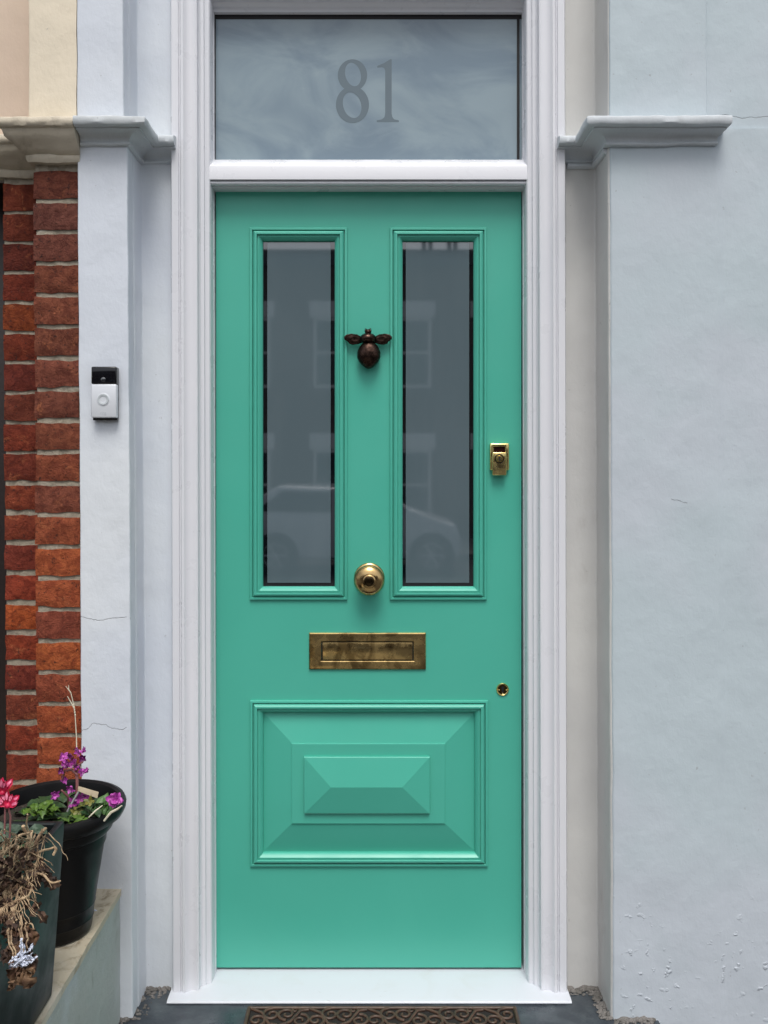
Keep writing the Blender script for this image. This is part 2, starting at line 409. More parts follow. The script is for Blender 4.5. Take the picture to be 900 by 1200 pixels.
# ================================================================== NEIGHBOUR HOUSE
nb = empty('brick_house', V(-.85, .1, 0), 'neighbouring house edge in red brick below and cream paint above', 'house')
PITCH = .0782
bm = bmesh.new(); lay = bm.loops.layers.float_color.new('brick')
def brick(x0, x1, z0, z1, d, col, seed, depth=.05):
    nx, nzv = max(6, int((x1-x0)/.008)), 9
    grid = []
    for j in range(nzv+1):
        row = []
        for i in range(nx+1):
            u, v = i/nx, j/nzv
            x = x0+(x1-x0)*u; z = z0+(z1-z0)*v
            ed = min(u, 1-u)*(x1-x0), min(v, 1-v)*(z1-z0); e = min(ed)
            p = (x, seed*.37, z)
            dd = d + .0030*nz(p, 30, seed) + .0015*nz(p, 90, seed) - (.0022 if e < .001 else (.0012 if e < .009 else 0))
            x += .0016*nz(p, 40, seed+3) if u in (0, 1) else 0; z += .0040*nz(p, 34, seed+5) if e < .001 else 0
            row.append(bm.verts.new(V(x, dd, z)))
        grid.append(row)
    fs = []
    for j in range(nzv):
        for i in range(nx): fs.append(bm.faces.new((grid[j][i], grid[j][i+1], grid[j+1][i+1], grid[j+1][i])))
    per = grid[0] + [g[-1] for g in grid[1:]] + grid[-1][-2::-1] + [g[0] for g in grid[-2:0:-1]]
    bk = [bm.verts.new(Vector((v.co.x, -(d-depth), v.co.z))) for v in per]
    for i in range(len(per)):
        j = (i+1) % len(per); fs.append(bm.faces.new((per[i], bk[i], bk[j], per[j])))
    for f in fs:
        for l in f.loops: l[lay] = (*col, 1)
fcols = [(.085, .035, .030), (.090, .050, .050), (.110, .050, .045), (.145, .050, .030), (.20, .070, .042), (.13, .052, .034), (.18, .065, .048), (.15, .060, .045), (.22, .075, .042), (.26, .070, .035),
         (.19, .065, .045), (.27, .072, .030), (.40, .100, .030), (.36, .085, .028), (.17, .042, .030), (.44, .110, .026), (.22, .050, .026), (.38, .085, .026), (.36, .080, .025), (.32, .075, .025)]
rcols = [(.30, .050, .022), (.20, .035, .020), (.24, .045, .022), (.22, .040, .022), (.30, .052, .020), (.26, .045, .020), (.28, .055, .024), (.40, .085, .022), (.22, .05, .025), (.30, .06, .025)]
zm0 = ZC - .213            # a mortar joint
rr = random.Random(11)
ks = range(-13, 17)
for k in ks:
    zt = zm0 - k*PITCH                  # joint above this course
    j = k+13 
    if zt < .2: continue
    zt2 = zt - .0062; zb = zt - PITCH + .0062
    if zt2 > Z(189, .19)+.02: continue
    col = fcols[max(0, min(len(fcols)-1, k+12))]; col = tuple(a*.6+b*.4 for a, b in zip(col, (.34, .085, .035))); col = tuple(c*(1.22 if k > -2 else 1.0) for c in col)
    jt = lambda: rr.uniform(-.0012, .0012)
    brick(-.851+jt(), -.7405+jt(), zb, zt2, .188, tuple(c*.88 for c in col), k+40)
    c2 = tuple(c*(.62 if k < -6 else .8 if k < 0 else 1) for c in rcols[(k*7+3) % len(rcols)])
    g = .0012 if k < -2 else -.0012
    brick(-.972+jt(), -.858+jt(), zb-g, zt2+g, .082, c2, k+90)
    brick(-.856+jt(), -.851+jt(), zb, zt2, .12, col, k+190, .03)
for v in bm.verts: v.co.x += leanL(v.co.x, v.co.z)*.9
obj('brickwork', bm, mt['brick'], nb, 40)
bm = bmesh.new()
def mort(x0, x1, d, z0, z1):
    prism_sheet(bm, [(x0, d-.03), (x0, d), (x1, d), (x1, d-.03)], -.25, z0, z1, step=.01, zstep=.008, amp=.0011, lean=lambda x, z: leanL(x, z)*.9)
mort(-.848, -.7375, .1825, ZB, Z(189, .19)); mort(-.971, -.849, .0765, ZB, Z(189, .19))
obj('mortar_bed', bm, mt['mortar'], nb, 40)
zn = Z(190, .19)
bm = bmesh.new(); prism_sheet(bm, [(-.857, .05), (-.857, .198), (-.7385, .198)], -.25, zc1-.012, ZT, lean=leanL, amp=.0016); obj('pilaster', bm, mt['cream'], nb)
bm = bmesh.new(); prism_sheet(bm, [(-1.6, .085), (-.8575, .085)], -.25, zc1-.012, ZT, lean=leanL); obj('recessed_wall', bm, mt['cream_pink'], nb)
profn = [(-.03, zn-.004), (.001, zn-.004), (.004, zn+.002), (.006, zn+.010), (.003, zn+.015), (.012, zn+.020), (.02, zn+.026), (.032, zn+.040), (.044, zn+.048), (.048, zc1-.026),
         (.055, zc1-.024), (.058, zc1-.016), (.056, zc1-.006), (.050, zc1-.001), (.02, zc1+.002), (-.03, zc1+.002)]
bm = bmesh.new(); sweep(bm, [(-1.5, .085), (-.857, .085), (-.857, .198), (-.7285, .198)], profn, .004, .010); obj('cornice', bm, mt['stone_dirty'], nb, 50)
bm = bmesh.new(); box(bm, V(-1.7, -.12, ZB), V(-.95, -.2, 2.15)); box(bm, V(-1.2, -.06, ZB), V(-1.0, -.119, 2.15), .003)
obj('door', bm, mt['door_brown'], nb)

# ================================================================== DOOR FRAME
frame = empty('door_frame', V(-.02, .05, 0), 'white painted timber door frame with moulded jambs, transom and sill', 'door frame')
XC = X(431.5)
jp = [(200, .02), (200, .094), (200.8, .100), (208.5, .100), (209.4, .0945), (210.6, .0945), (211.6, .102), (214.5, .103), (217, .097), (220, .0925), (223.5, .090), (226.5, .0905), (229, .0925), (230.6, .091),
      (231.6, .083), (232.8, .076), (235, .071), (238.6, .0685), (239.6, .0635), (241.2, .061), (244.5, .059), (246.0, .055), (247.0, .046), (247.8, .042), (249.8, .012), (250.6, .011), (251.6, -.05)]
# real section of the left jamb, mirrored for the right
sec = [(X(p, max(d, 0)) - XC, d) for p, d in jp]
zj0, zj1 = Z(1137)+.0005, 2.9
def jamb(sgn):
    bm = bmesh.new(); rows = []
    s = [(XC + sgn*x*-1 if False else XC + (x if sgn < 0 else -x), d) for x, d in sec]
    s = s + [(s[-1][0]+(-.05 if sgn < 0 else .05), -.05), (s[0][0], -.05)]
    for k in range(2):
        z = (zj0, zj1)[k]
        rows.append([bm.verts.new(V(x + (leanR(x, z)*.7), d, z)) for x, d in s])
    n = len(s)
    for i in range(n): j = (i+1) % n; bm.faces.new((rows[0][i], rows[0][j], rows[1][j], rows[1][i]))
    bm.faces.new(rows[0]); bm.faces.new(rows[1])
    obj('jamb', bm, mt['gloss_white'], frame, 25)
jamb(-1); jamb(1)
def bar(name, prof, x0, x1):
    bm = bmesh.new(); rows = []
    for x in (x0, x1): rows.append([bm.verts.new(V(x, d, z)) for d, z in prof])
    n = len(prof)
    for i in range(n): j = (i+1) % n; bm.faces.new((rows[0][i], rows[0][j], rows[1][j], rows[1][i]))
    bm.faces.new(rows[0]); bm.faces.new(rows[1])
    obj(name, bm, mt['gloss_white'], frame, 25)
xl, xr = X(238.5, .06), X(624.5, .06)
zt = Z(187.2)
bar('transom', [(-.04, zt+.001), (-.002, zt), (.012, zt-.004), (.040, Z(191, .04)), (.050, Z(192.4, .05)), (.056, Z(193.6, .056)), (.0575, Z(195, .0575)), (.0575, Z(210, .0575)), (.0565, Z(210.8, .0565)),
                (.0475, Z(211.0, .0475)), (.0475, Z(212.2, .0475)), (.0515, Z(212.6, .0515)), (.0520, Z(214.6, .052)), (.0490, Z(216.4, .049)), (.0440, Z(217.2, .044)), (.0360, Z(217.8, .036)), (.0355, Z(219.6, .0355)), (.034, Z(220.2, .034)), (.022, Z(220.6, .022)), (.021, Z(222, .021)), (-.004, Z(222, .021)), (-.04, Z(222, .021))], xl, xr)
zh = Z(17, .0)
bar('head', [(-.04, zh), (.012, zh+.001), (.014, zh+.008), (.022, zh+.010), (.030, zh+.018), (.042, zh+.020), (.045, zh+.028), (.0575, zh+.030), (.0575, zh+.09), (.07, zh+.10), (.09, 2.9), (-.04, 2.9)], xl, xr)
bm = bmesh.new()
zs = Z(1137)
prof = [(-.04, zs-.0085), (.130, 0.0006), (.137, .0006), (.139, .003), (.139, zs-.0035), (.1365, zs-.0005), (.133, zs+.0003), (-.0, zs), (-.04, zs)]
rows = []
for x in (X(195.5, .137), X(670, .137)): rows.append([bm.verts.new(V(x, d, z)) for d, z in prof])
n = len(prof)
for i in range(n): j = (i+1) % n; bm.faces.new((rows[0][i], rows[0][j], rows[1][j], rows[1][i]))
bm.faces.new(rows[0]); bm.faces.new(rows[1])
obj('sill', bm, mt['sill_white'], frame, 25)
# fanlight
bm = bmesh.new(); box(bm, V(X(249), -.004, zt-.01), V(X(613), -.016, zh+.01)); fan = obj('fanlight_glass', bm, mt['fanlight'], frame)
bm = bmesh.new()
box(bm, V(X(249), -.002, zh-.005*0-.0105), V(X(613), -.0039, zh+.012)); box(bm, V(X(250), -.002, zt-.002), V(X(252.6), -.0039, zh-.0107)); 
box(bm, V(X(606), -.002, zt-.002), V(X(609), -.0039, zh-.0107))
obj('glass_edge_strips', bm, mt['black'], fan)  # black strips along the top and both sides of the fanlight
# number 81
def ell_ring(bm, cx, cy, rx, ry, icx, icy, irx, iry, d, tilt=0.0, n=56):
    O, I = [], []
    for k in range(n):
        a = 2*PI*k/n
        O.append(bm.verts.new(V(X(cx+rx*math.cos(a)), d, Z(cy+ry*math.sin(a)))))
        x, y = irx*math.cos(a), iry*math.sin(a); c, s = math.cos(tilt), math.sin(tilt)
        I.append(bm.verts.new(V(X(icx+x*c-y*s), d, Z(icy+x*s+y*c))))
    for k in range(n): j = (k+1) % n; bm.faces.new((O[k], O[j], I[j], I[k]))
    r = bmesh.ops.extrude_face_region(bm, geom=[f for f in bm.faces if f.is_valid and all(abs(v.co.y+d) < 1e-7 for v in f.verts)])
    for v in [g for g in r['geom'] if isinstance(g, bmesh.types.BMVert)]: v.co.y += .00015
bm = bmesh.new()
ell_ring(bm, 413, 87.5, 17.2, 18.8, 413.6, 86.5, 9.0, 14.0, -.0038, R(-14))
ell_ring(bm, 413, 122, 19.4, 21.6, 412.6, 122.5, 10.5, 15.4, -.0036, R(-16))
obj('number_eight', bm, mt['digit'], fan, 30)
bm = bmesh.new()
one = [(441.5, 142.5), (441.5, 140.4), (447.5, 139.2), (450.6, 136.5), (451.4, 132), (451.4, 82), (450.2, 79), (447.5, 78), (442.3, 78.6), (442.0, 76.6), (450, 73.2), (457.2, 68.8), (459, 68.8), (459, 132), (459.8, 136.5), (462, 139.2), (467.5, 140.4), (467.5, 142.5)]
a = [bm.verts.new(V(X(x), -.0038, Z(y))) for x, y in one]; b = [bm.verts.new(V(X(x), -.00395, Z(y))) for x, y in one]
bm.faces.new(a); bm.faces.new(b[::-1])
for i in range(len(one)): j = (i+1) % len(one); bm.faces.new((a[i], a[j], b[j], b[i]))
obj('number_one', bm, mt['digit'], fan, 30)

# ================================================================== THE DOOR
door = empty('front_door', V(XC, 0, Z(1137)), 'mint green front door with two tall glass panels and brass furniture', 'door')
dx0, dx1, dz0, dz1 = X(253.0), X(611.2), Z(1134.2), Z(222)
holes = [(X(300), X(400), Z(696), Z(275)), (X(464), X(563), Z(696), Z(275)), (X(301), X(564), Z(1007), Z(829))]
xs = sorted({dx0, dx1} | {v for h_ in holes for v in h_[:2]}); zs_ = sorted({dz0, dz1} | {v for h_ in holes for v in h_[2:]})
bm = bmesh.new(); cache = {}
def vt(x, d, z):
    k = (round(x, 6), round(d, 6), round(z, 6))
    if k not in cache: cache[k] = bm.verts.new(V(x, d, z))
    return cache[k]
def inhole(x, z): return any(h_[0] < x < h_[1] and h_[2] < z < h_[3] for h_ in holes)
for i in range(len(xs)-1):
    for j in range(len(zs_)-1):
        xm, zm = (xs[i]+xs[i+1])/2, (zs_[j]+zs_[j+1])/2
        if not inhole(xm, zm):
            for d in (0, -.045): bm.faces.new([vt(xs[i], d, zs_[j]), vt(xs[i+1], d, zs_[j]), vt(xs[i+1], d, zs_[j+1]), vt(xs[i], d, zs_[j+1])])
be = [e for e in bm.edges if len(e.link_faces) == 1 and all(abs(v.co.y) < 1e-6 for v in e.verts)]
for e in be:
    a, b = e.verts; bm.faces.new((a, b, vt(b.co.x, -.045, b.co.z), vt(a.co.x, -.045, a.co.z)))
bmesh.ops.recalc_face_normals(bm, faces=bm.faces[:])
es = [e for e in bm.edges if all(abs(v.co.y) < 1e-6 for v in e.verts) and any(abs(f.normal.y) < .5 for f in e.link_faces)]
bmesh.ops.bevel(bm, geom=es, offset=.0018, segments=2, profile=.5, affect='EDGES')
obj('door_leaf', bm, mt['mint'], door, None)
bm = bmesh.new(); box(bm, V(XC-.46, -.052, 0), V(XC+.46, -.06, 2.75)); obj('inner_lining', bm, mt['black'], frame)
mp = [(0, -.001), (0, .0052), (.0012, .0068), (.0060, .0074), (.0066, .0066), (.0067, .0008), (.0092, .0008), (.0096, .0070), (.0116, .0100), (.0150, .0122), (.0190, .0124), (.0196, .0116), (.0197, .0058),
      (.0220, .0058), (.0224, .0078), (.0250, .0076), (.0285, .0045), (.0320, .0005), (.0338, -.003), (.0345, -.013)]
def mould(x0, x1, y0, y1, prof=mp):
    bm = bmesh.new(); ring_moulding(bm, X(x0), X(x1), Z(y1), Z(y0), prof)
    return obj('panel_moulding', bm, mt['mint'], door, 22)
mould(293, 407, 267.2, 702.6); mould(457, 570, 267.2, 702.6); mould(293.5, 571.5, 820.5, 1014.5)
def pane(x0, x1, y0, y1):
    bm = bmesh.new(); box(bm, V(X(x0), -.011, Z(y1)), V(X(x1), -.016, Z(y0)), 0)
    g = obj('glass_panel', bm, mt['pane_black'], door)
    bm = bmesh.new(); box(bm, V(X(x0+6.2), -.0100, Z(y1-5.5)), V(X(x1-6.2), -.0112, Z(y0+1.5)), .0003, 1)
    obj('frosted_area', bm, mt['pane'], g)
pane(306.5, 393.5, 281.5, 689); pane(469.5, 556.5, 281.5, 689)
# raised and fielded panel
bm = bmesh.new()
def rect(x0, x1, y0, y1, d): return [bm.verts.new(V(*p)) for p in ((X(x0), d, Z(y1)), (X(x1), d, Z(y1)), (X(x1), d, Z(y0)), (X(x0), d, Z(y0)))]
def band(a, b):
    for k in range(4): bm.faces.new((a[k], a[(k+1) % 4], b[(k+1) % 4], b[k]))
r0 = rect(303, 562, 831, 1005, -.0125); r1 = rect(342.0, 521.5, 869.8, 963.8, .0075); r2 = rect(342.2, 521.3, 870.0, 963.6, .0100); r3 = rect(343.0, 520.5, 870.8, 962.8, .0106)
band(r0, r1); band(r1, r2); band(r2, r3)
r4 = rect(357.0, 503.0, 884.5, 950.2, .0106); band(r3, r4)
obj('raised_panel', bm, mt['mint'], door, 12)
bm = bmesh.new()
a0 = rect(357.0, 503.0, 884.5, 950.2, .0090); a1 = rect(357.0, 503.0, 884.5, 950.2, .0188); a2 = rect(357.6, 502.4, 885.1, 949.6, .0197); band(a0, a1); band(a1, a2)
ym = 917.4; rl, rr_ = bm.verts.new(V(X(388.5), .034, Z(ym))), bm.verts.new(V(X(471), .034, Z(ym)))
bm.faces.new((a2[0], a2[1], rr_, rl)); bm.faces.new((a2[1], a2[2], rr_)); bm.faces.new((a2[2], a2[3], rl, rr_)); bm.faces.new((a2[3], a2[0], rl))
bm.faces.new(a0[::-1]); obj('centre_block', bm, mt['mint'], door, 12)
# letter plate
bm = bmesh.new()
prof = [(0, -.001), (0, .004), (.0015, .0055), (.004, .0062), (.030, .0066), (.0325, .0058), (.0335, .0015)]
x0, x1, z0, z1 = X(362.3), X(499), Z(784), Z(741.2)
rows = []
for w, hh in prof:
    wz = w*.70; rows.append([bm.verts.new(V(*p)) for p in ((x0+w, hh, z0+wz), (x1-w, hh, z0+wz), (x1-w, hh, z1-wz), (x0+w, hh, z1-wz))])
for a, b in zip(rows, rows[1:]):
    for k in range(4): bm.faces.new((a[k], a[(k+1) % 4], b[(k+1) % 4], b[k]))
bm.faces.new(rows[0])
lp = obj('letter_plate', bm, mt['brass'], door, 20)
bm = bmesh.new(); box(bm, V(x0+.0362, .0018, z0+.0262), V(x1-.0362, .0052, z1-.0262), .0012); obj('flap', bm, mt['brass'], lp)
bm = bmesh.new(); box(bm, V(x0+.0338, .0012, z0+.0240), V(x1-.0338, .0016, z1-.0240)); obj('slot', bm, mt['black'], lp)
# door knob
kc = V(X(432.8), 0, Z(677.5))
bm = bmesh.new(); lathe(bm, [(.0415, -.001), (.0415, .003), (.040, .006), (.036, .0075), (.022, .009), (.016, .012), (.014, .026), (.020, .031), (.034, .035), (.0395, .040), (.0405, .045), (.0385, .050), (.033, .0555), (.025, .0595), (.019, .061), (.0185, .0602), (.0175, .0602), (.017, .0625), (.014, .0640), (.0135, .0625), (.010, .0622), (.004, .0630), (.0005, .0632)], kc, 'D', 56)
knob = obj('door_knob', bm, mt['brass_knob'], door, 50)
bm = bmesh.new(); lathe(bm, [(.0128, .0615), (.0128, .0640), (.0105, .0652), (.004, .0660), (.0004, .0661)], kc, 'D', 32); obj('centre_boss', bm, M('dark_reflection_boss', (.05, .035, .018), .2, 1.0, bump=[(120, .5, .002)]), knob, 50)  # dark colour stands for the dark reflection in the middle of the knob
# night latch
bm = bmesh.new(); box(bm, V(X(573.6), -.001, Z(551)), V(X(596), .012, Z(519.6)), .003, 3)
lock = obj('cylinder_lock', bm, mt['brass_bright'], door)
bm = bmesh.new(); box(bm, V(X(577, .02), .0118, Z(557, .02)), V(X(593.4, .02), .022, Z(530, .02)), .0022, 3)
box(bm, V(X(577, .02), .0118, Z(523.4, .02)), V(X(593.4, .02), .022, Z(520.4, .02)), .001, 2)
box(bm, V(X(577, .02), .0118, Z(531, .02)), V(X(578.6, .02), .0215, Z(522, .02)), .0005, 1); box(bm, V(X(592, .02), .0118, Z(531, .02)), V(X(593.4, .02), .0215, Z(522, .02)), .0005, 1)
obj('pull_plate', bm, mt['brass_bright'], lock)
bm = bmesh.new(); box(bm, V(X(578.7, .02), .0122, Z(530.4, .02)), V(X(591.9, .02), .0150, Z(523.6, .02))); obj('finger_recess', bm, M('dark_red_reflection', (.05, .008, .005), .3, .6), lock)  # reflection inside the recess put into its dark red colour
lc = V(X(585.2, .022), .0, Z(537.6, .022))
bm = bmesh.new(); lathe(bm, [(.0128, .0215), (.0128, .0228), (.0120, .0234), (.0108, .0230), (.0104, .0222)], lc, 'D', 32); obj('lock_ring', bm, mt['dark_metal'], lock, 40)
bm = bmesh.new(); lathe(bm, [(.0098, .0215), (.0098, .0245), (.0086, .0262), (.003, .0264), (.0003, .0264)], lc, 'D', 32); obj('lock_cylinder', bm, mt['brass_bright'], lock, 40)
bm = bmesh.new(); box(bm, lc+V(-.0014, .0262, -.006), lc+V(.0014, .0269, .005)); lathe(bm, [(.0026, .0262), (.0026, .0270)], lc+V(0, 0, .003), 'D', 16); obj('keyway', bm, mt['black'], lock)
bm = bmesh.new(); text_mesh(bm, 'YALE', .0085, V(X(585.3, .022), .0222, Z(547, .022))); obj('lettering', bm, mt['dark_metal'], lock)
# lower keyhole
kc2 = V(X(588.9), 0, Z(807.8))
bm = bmesh.new(); lathe(bm, [(.0172, -.001), (.0172, .002), (.0160, .0036), (.0140, .0038), (.0128, .0028), (.0125, .0022), (.0003, .0022)], kc2, 'D', 36); kh = obj('keyhole_cover', bm, mt['brass_bright'], door, 40)
bm = bmesh.new(); lathe(bm, [(.0126, .0023), (.0126, .0027), (.0002, .0027)], kc2, 'D', 30); obj('cover_disc', bm, M('dark_brass_disc', (.07, .045, .015), .3, 1.0), kh, 40)
bm = bmesh.new(); lathe(bm, [(.0038, .0027), (.0038, .0032)], kc2+V(0, 0, .005), 'D', 16); box(bm, kc2+V(-.0022, .0027, -.008), kc2+V(.0022, .0033, .004)); obj('keyhole', bm, mt['black'], kh)
bm = bmesh.new()
for sx_, sz_ in ((-1, -.1), (1, -.1), (0, -1)): lathe(bm, [(.0019, .0026), (.0018, .0042), (.0008, .0048), (.0002, .0049)], kc2+V(.0098*sx_, 0, .0108*sz_), 'D', 12)
obj('screws', bm, mt['brass_bright'], kh, 40)
# bee knocker
bc = V(X(431.5, .03), 0, 0)
def ellipsoid(bm, c, s, f=None, sub=4):
    r = bmesh.ops.create_icosphere(bm, subdivisions=sub, radius=1)
    for v in r['verts']:
        q = v.co.copy(); k = f(q) if f else (1, 1, 1)
        v.co = Vector(c) + Vector((q.x*s[0]*k[0], q.y*s[1]*k[1], q.z*s[2]*k[2]))
bm = bmesh.new()
def abd(q):
    g = 1 - .20*max(0, -q.z)**2.0*1.2 - .04*max(0, q.z)
    g *= 1 - .025*max(0, math.cos(q.z*17))**4
    return (g, g, 1.0)
ellipsoid(bm, V(X(432.2, .03), .020, Z(415.5, .03)), (.0318, .025, .0372), abd)
ellipsoid(bm, V(X(431.3, .03), .020, Z(396.2, .03)), (.0225, .020, .0150))
ellipsoid(bm, V(X(431.3, .03), .020, Z(388.6, .03)), (.0090, .010, .0080))
for s in (-1, 1):
    ellipsoid(bm, V(X(431.3, .03)+s*.0062, .027, Z(387.6, .03)), (.0034, .0034, .0034), sub=2)
    tube(bm, [V(X(431.3, .03)+s*.003, .022, Z(386.5, .03)), V(X(431.3, .03)+s*.006, .023, Z(384.6, .03)), V(X(431.3, .03)+s*.0085, .022, Z(385.4, .03))], .0014, 8)
tube(bm, [V(X(431.3, .02), -.001, Z(395, .02)), V(X(431.3, .02), .016, Z(395, .02))], .011, 16)
tube(bm, [V(X(432, .02), -.001, Z(424, .02)), V(X(432, .02), .012, Z(424, .02))], .009, 16)
bee = obj('door_knocker', bm, mt['bronze'], door, 60)
def wing(s):
    bm = bmesh.new(); pts = []
    ol = [(x_, y_*.84) for x_, y_ in [(0, 0), (6, -4.5), (12, -8.2), (19, -9.2), (24.5, -7.8), (27.3, -4.4), (26.6, -.8), (23.0, 2.0), (21.5, 4.8), (17, 6.4), (11, 5.6), (5, 3.2)]]
    cx0, cy0 = 431.3 + s*1.0, 398.5
    cen = Vector((14*s, -1.2))
    rings = []
    for sc, dd in ((1.0, .014), (1.0, .0175), (.86, .0195), (.80, .0175), (.45, .0180), (.40, .0190), (.1, .0185)):
        rings.append([bm.verts.new(V(X(cx0 + cen.x + (x*s-cen.x)*sc, .02), dd, Z(cy0 + cen.y + (y-cen.y)*sc, .02))) for x, y in ol])
    n = len(ol)
    for a, b in zip(rings, rings[1:]):
        for k in range(n): bm.faces.new((a[k], a[(k+1) % n], b[(k+1) % n], b[k]))
    bm.faces.new(rings[0]); bm.faces.new(rings[-1])
    obj('wing', bm, mt['bronze'], bee, 35)
wing(-1); wing(1)

# ================================================================== DOORBELL
x0, x1 = X(106.8, .225), X(136.4, .225); zt_, zb_ = Z(429.5, .225), Z(489.5, .225)
bell = empty('video_doorbell', V((x0+x1)/2, .2, zb_), 'silver and black video doorbell with round button on the left pilaster', 'doorbell')
def rbox(name, a, b, bev, m, parent, seg=3): bm = bmesh.new(); box(bm, a, b, bev, seg); return obj(name, bm, m, parent)
rbox('back_plate', V(x0+.001, .199, zb_-.006), V(x1-.001, .2155, zt_-.001), .0018, mt['bell_black'], bell)
zm_ = Z(450.2, .225)
rbox('camera_panel', V(x0, .208, zm_+.0004), V(x1, .2258, zt_), .0035, mt['bell_black'], bell)
fp = rbox('faceplate', V(x0, .208, zb_), V(x1, .2255, zm_), .0030, mt['bell_silver'], bell)
bb = V((x0+x1)/2 - .0012, 0, Z(468.2, .225))
bm = bmesh.new(); lathe(bm, [(.0158, .2245), (.0158, .2257), (.0150, .2264), (.0140, .2262)], bb, 'D', 40); obj('button_ring', bm, mt['bell_silver'], fp, 40)
bm = bmesh.new(); lathe(bm, [(.0136, .2240), (.0136, .2268), (.0128, .2276), (.0085, .2270), (.0080, .2262), (.0003, .2260)], bb, 'D', 40); obj('button', bm, mt['bell_grey'], fp, 40)
bm = bmesh.new(); lathe(bm, [(.0060, .2248), (.0060, .2262), (.0045, .2268), (.0004, .2272)], V((x0+x1)/2-.001, 0, Z(445, .225)), 'D', 24); obj('lens', bm, mt['pane_black'], bell, 40)
bm = bmesh.new(); text_mesh(bm, 'ring', .0095, V((x0+x1)/2-.001, .2256, Z(484, .225))); obj('lettering', bm, mt['bell_grey'], fp)

# ================================================================== STEP, PATH, MAT
bm = bmesh.new(); box(bm, V(-.66, -.1, -.12), V(.70, .62, 0), .004); structure(obj('doorstep', bm, mt['slate']))
bm = bmesh.new(); box(bm, V(-.66, .622, -.30), V(.70, 3.6, -.13), .004); structure(obj('path', bm, mt['concrete']))
bm = bmesh.new(); r = bmesh.ops.create_grid(bm, x_segments=2, y_segments=2, size=150)
for v in bm.verts: v.co.z = -.62
structure(obj('ground', bm, mt['street']))
bm = bmesh.new(); box(bm, V(-40, 15.6, -.8), V(40, 19.2, -.50)); structure(obj('pavement', bm, mt['concrete']))
mx0, mx1 = X(290, .165), X(605, .165)
mat_ = empty('doormat', V((mx0+mx1)/2, .38, 0), 'dark brown scrollwork rubber doormat on the slate step below the sill', 'doormat')
md0, md1 = .160, .60
bm = bmesh.new(); box(bm, V(mx0, md0, .0004), V(mx1, md1, .005), .001); obj('backing', bm, mt['coir'], mat_)
bm = bmesh.new(); zz = .0075
def rail(pts, r=.0045): tube(bm, [V(x, d, zz) for x, d in pts], r, 8)
for o_ in (0, .016): rail([(mx0+.004+o_, md0+.004+o_), (mx1-.004-o_, md0+.004+o_)]) if o_ == 0 else None
rail([(mx0+.004, md0+.004), (mx0+.004, md1-.004)], .005); rail([(mx1-.004, md0+.004), (mx1-.004, md1-.004)], .005); rail([(mx0+.004, md1-.004), (mx1-.004, md1-.004)], .005)
def spiral(cx, cd, r, a0, turns, s, rad=.0042):
    n = 26; pts = []
    for i in range(n+1):
        t = i/n; a = a0 + s*turns*2*PI*t; q = r*(1-.82*t)
        pts.append((cx+q*math.cos(a), cd+q*math.sin(a)))
    tube(bm, [V(x, d, zz) for x, d in pts], [rad*(1-.35*i/n) for i in range(n+1)], 7)
NX = 9; cw = (mx1-mx0-.02)/NX
for j in range(6):
    for i in range(NX):
        cx = mx0+.01+cw*(i+.5); cd = md0+.042+j*.072
        s = 1 if (i+j) % 2 else -1
        spiral(cx-s*cw*.24, cd-.012, .024, PI/2*s, 1.35, s); spiral(cx+s*cw*.24, cd+.012, .024, -PI/2*s, 1.35, s)
        rail([(cx-cw*.48, cd+.034*s), (cx-cw*.1, cd+.018*s), (cx+cw*.2, cd-.026*s), (cx+cw*.48, cd-.030*s)], .0038)
        spiral(cx+.002, cd-.028*s, .011, 0, 1.0, -s, .0034)
obj('scrollwork', bm, mt['scroll'], mat_, 60)

# ================================================================== LOW WALL
WX = -.6275; WZ = .325
lw = empty('low_wall', V(-.9, 1.0, 0), 'low painted garden wall with cream top carrying the plant pots', 'wall')
bm = bmesh.new()
# rendered block, gently uneven
def ublock(bm, x0, x1, d0, d1, z0, z1, amp, n=(14, 60, 12), bev=.004):
    nx, nd, nz_ = n; vs = {}
    def vv(i, j, k):
        if (i, j, k) not in vs:
            p = V(x0+(x1-x0)*i/nx, d0+(d1-d0)*j/nd, z0+(z1-z0)*k/nz_)
            p += Vector((nz(p, 10, 1), nz(p, 10, 2), nz(p, 12, 3)))*amp + Vector((nz(p, 50, 1), 0, nz(p, 50, 3)))*amp*.5
            vs[(i, j, k)] = bm.verts.new(p)
        return vs[(i, j, k)]
    for i in range(nx):
        for j in range(nd):
            for k in (0, nz_): bm.faces.new((vv(i, j, k), vv(i+1, j, k), vv(i+1, j+1, k), vv(i, j+1, k)))
    for i in range(nx):
        for k in range(nz_):
            for j in (0, nd): bm.faces.new((vv(i, j, k), vv(i+1, j, k), vv(i+1, j, k+1), vv(i, j, k+1)))
    for j in range(nd):
        for k in range(nz_):
            for i in (0, nx): bm.faces.new((vv(i, j, k), vv(i, j+1, k), vv(i, j+1, k+1), vv(i, j, k+1)))
ublock(bm, -1.25, WX-.003, .201, 2.1, -.3, WZ-.0155, .0025, (14, 90, 18)); obj('wall_body', bm, mt['low_wall'], lw, 50)
bm = bmesh.new(); ublock(bm, -1.25, WX, .201, 2.1, WZ-.015, WZ, .0016, (50, 120, 2)); obj('coping', bm, mt['coping'], lw, 50)

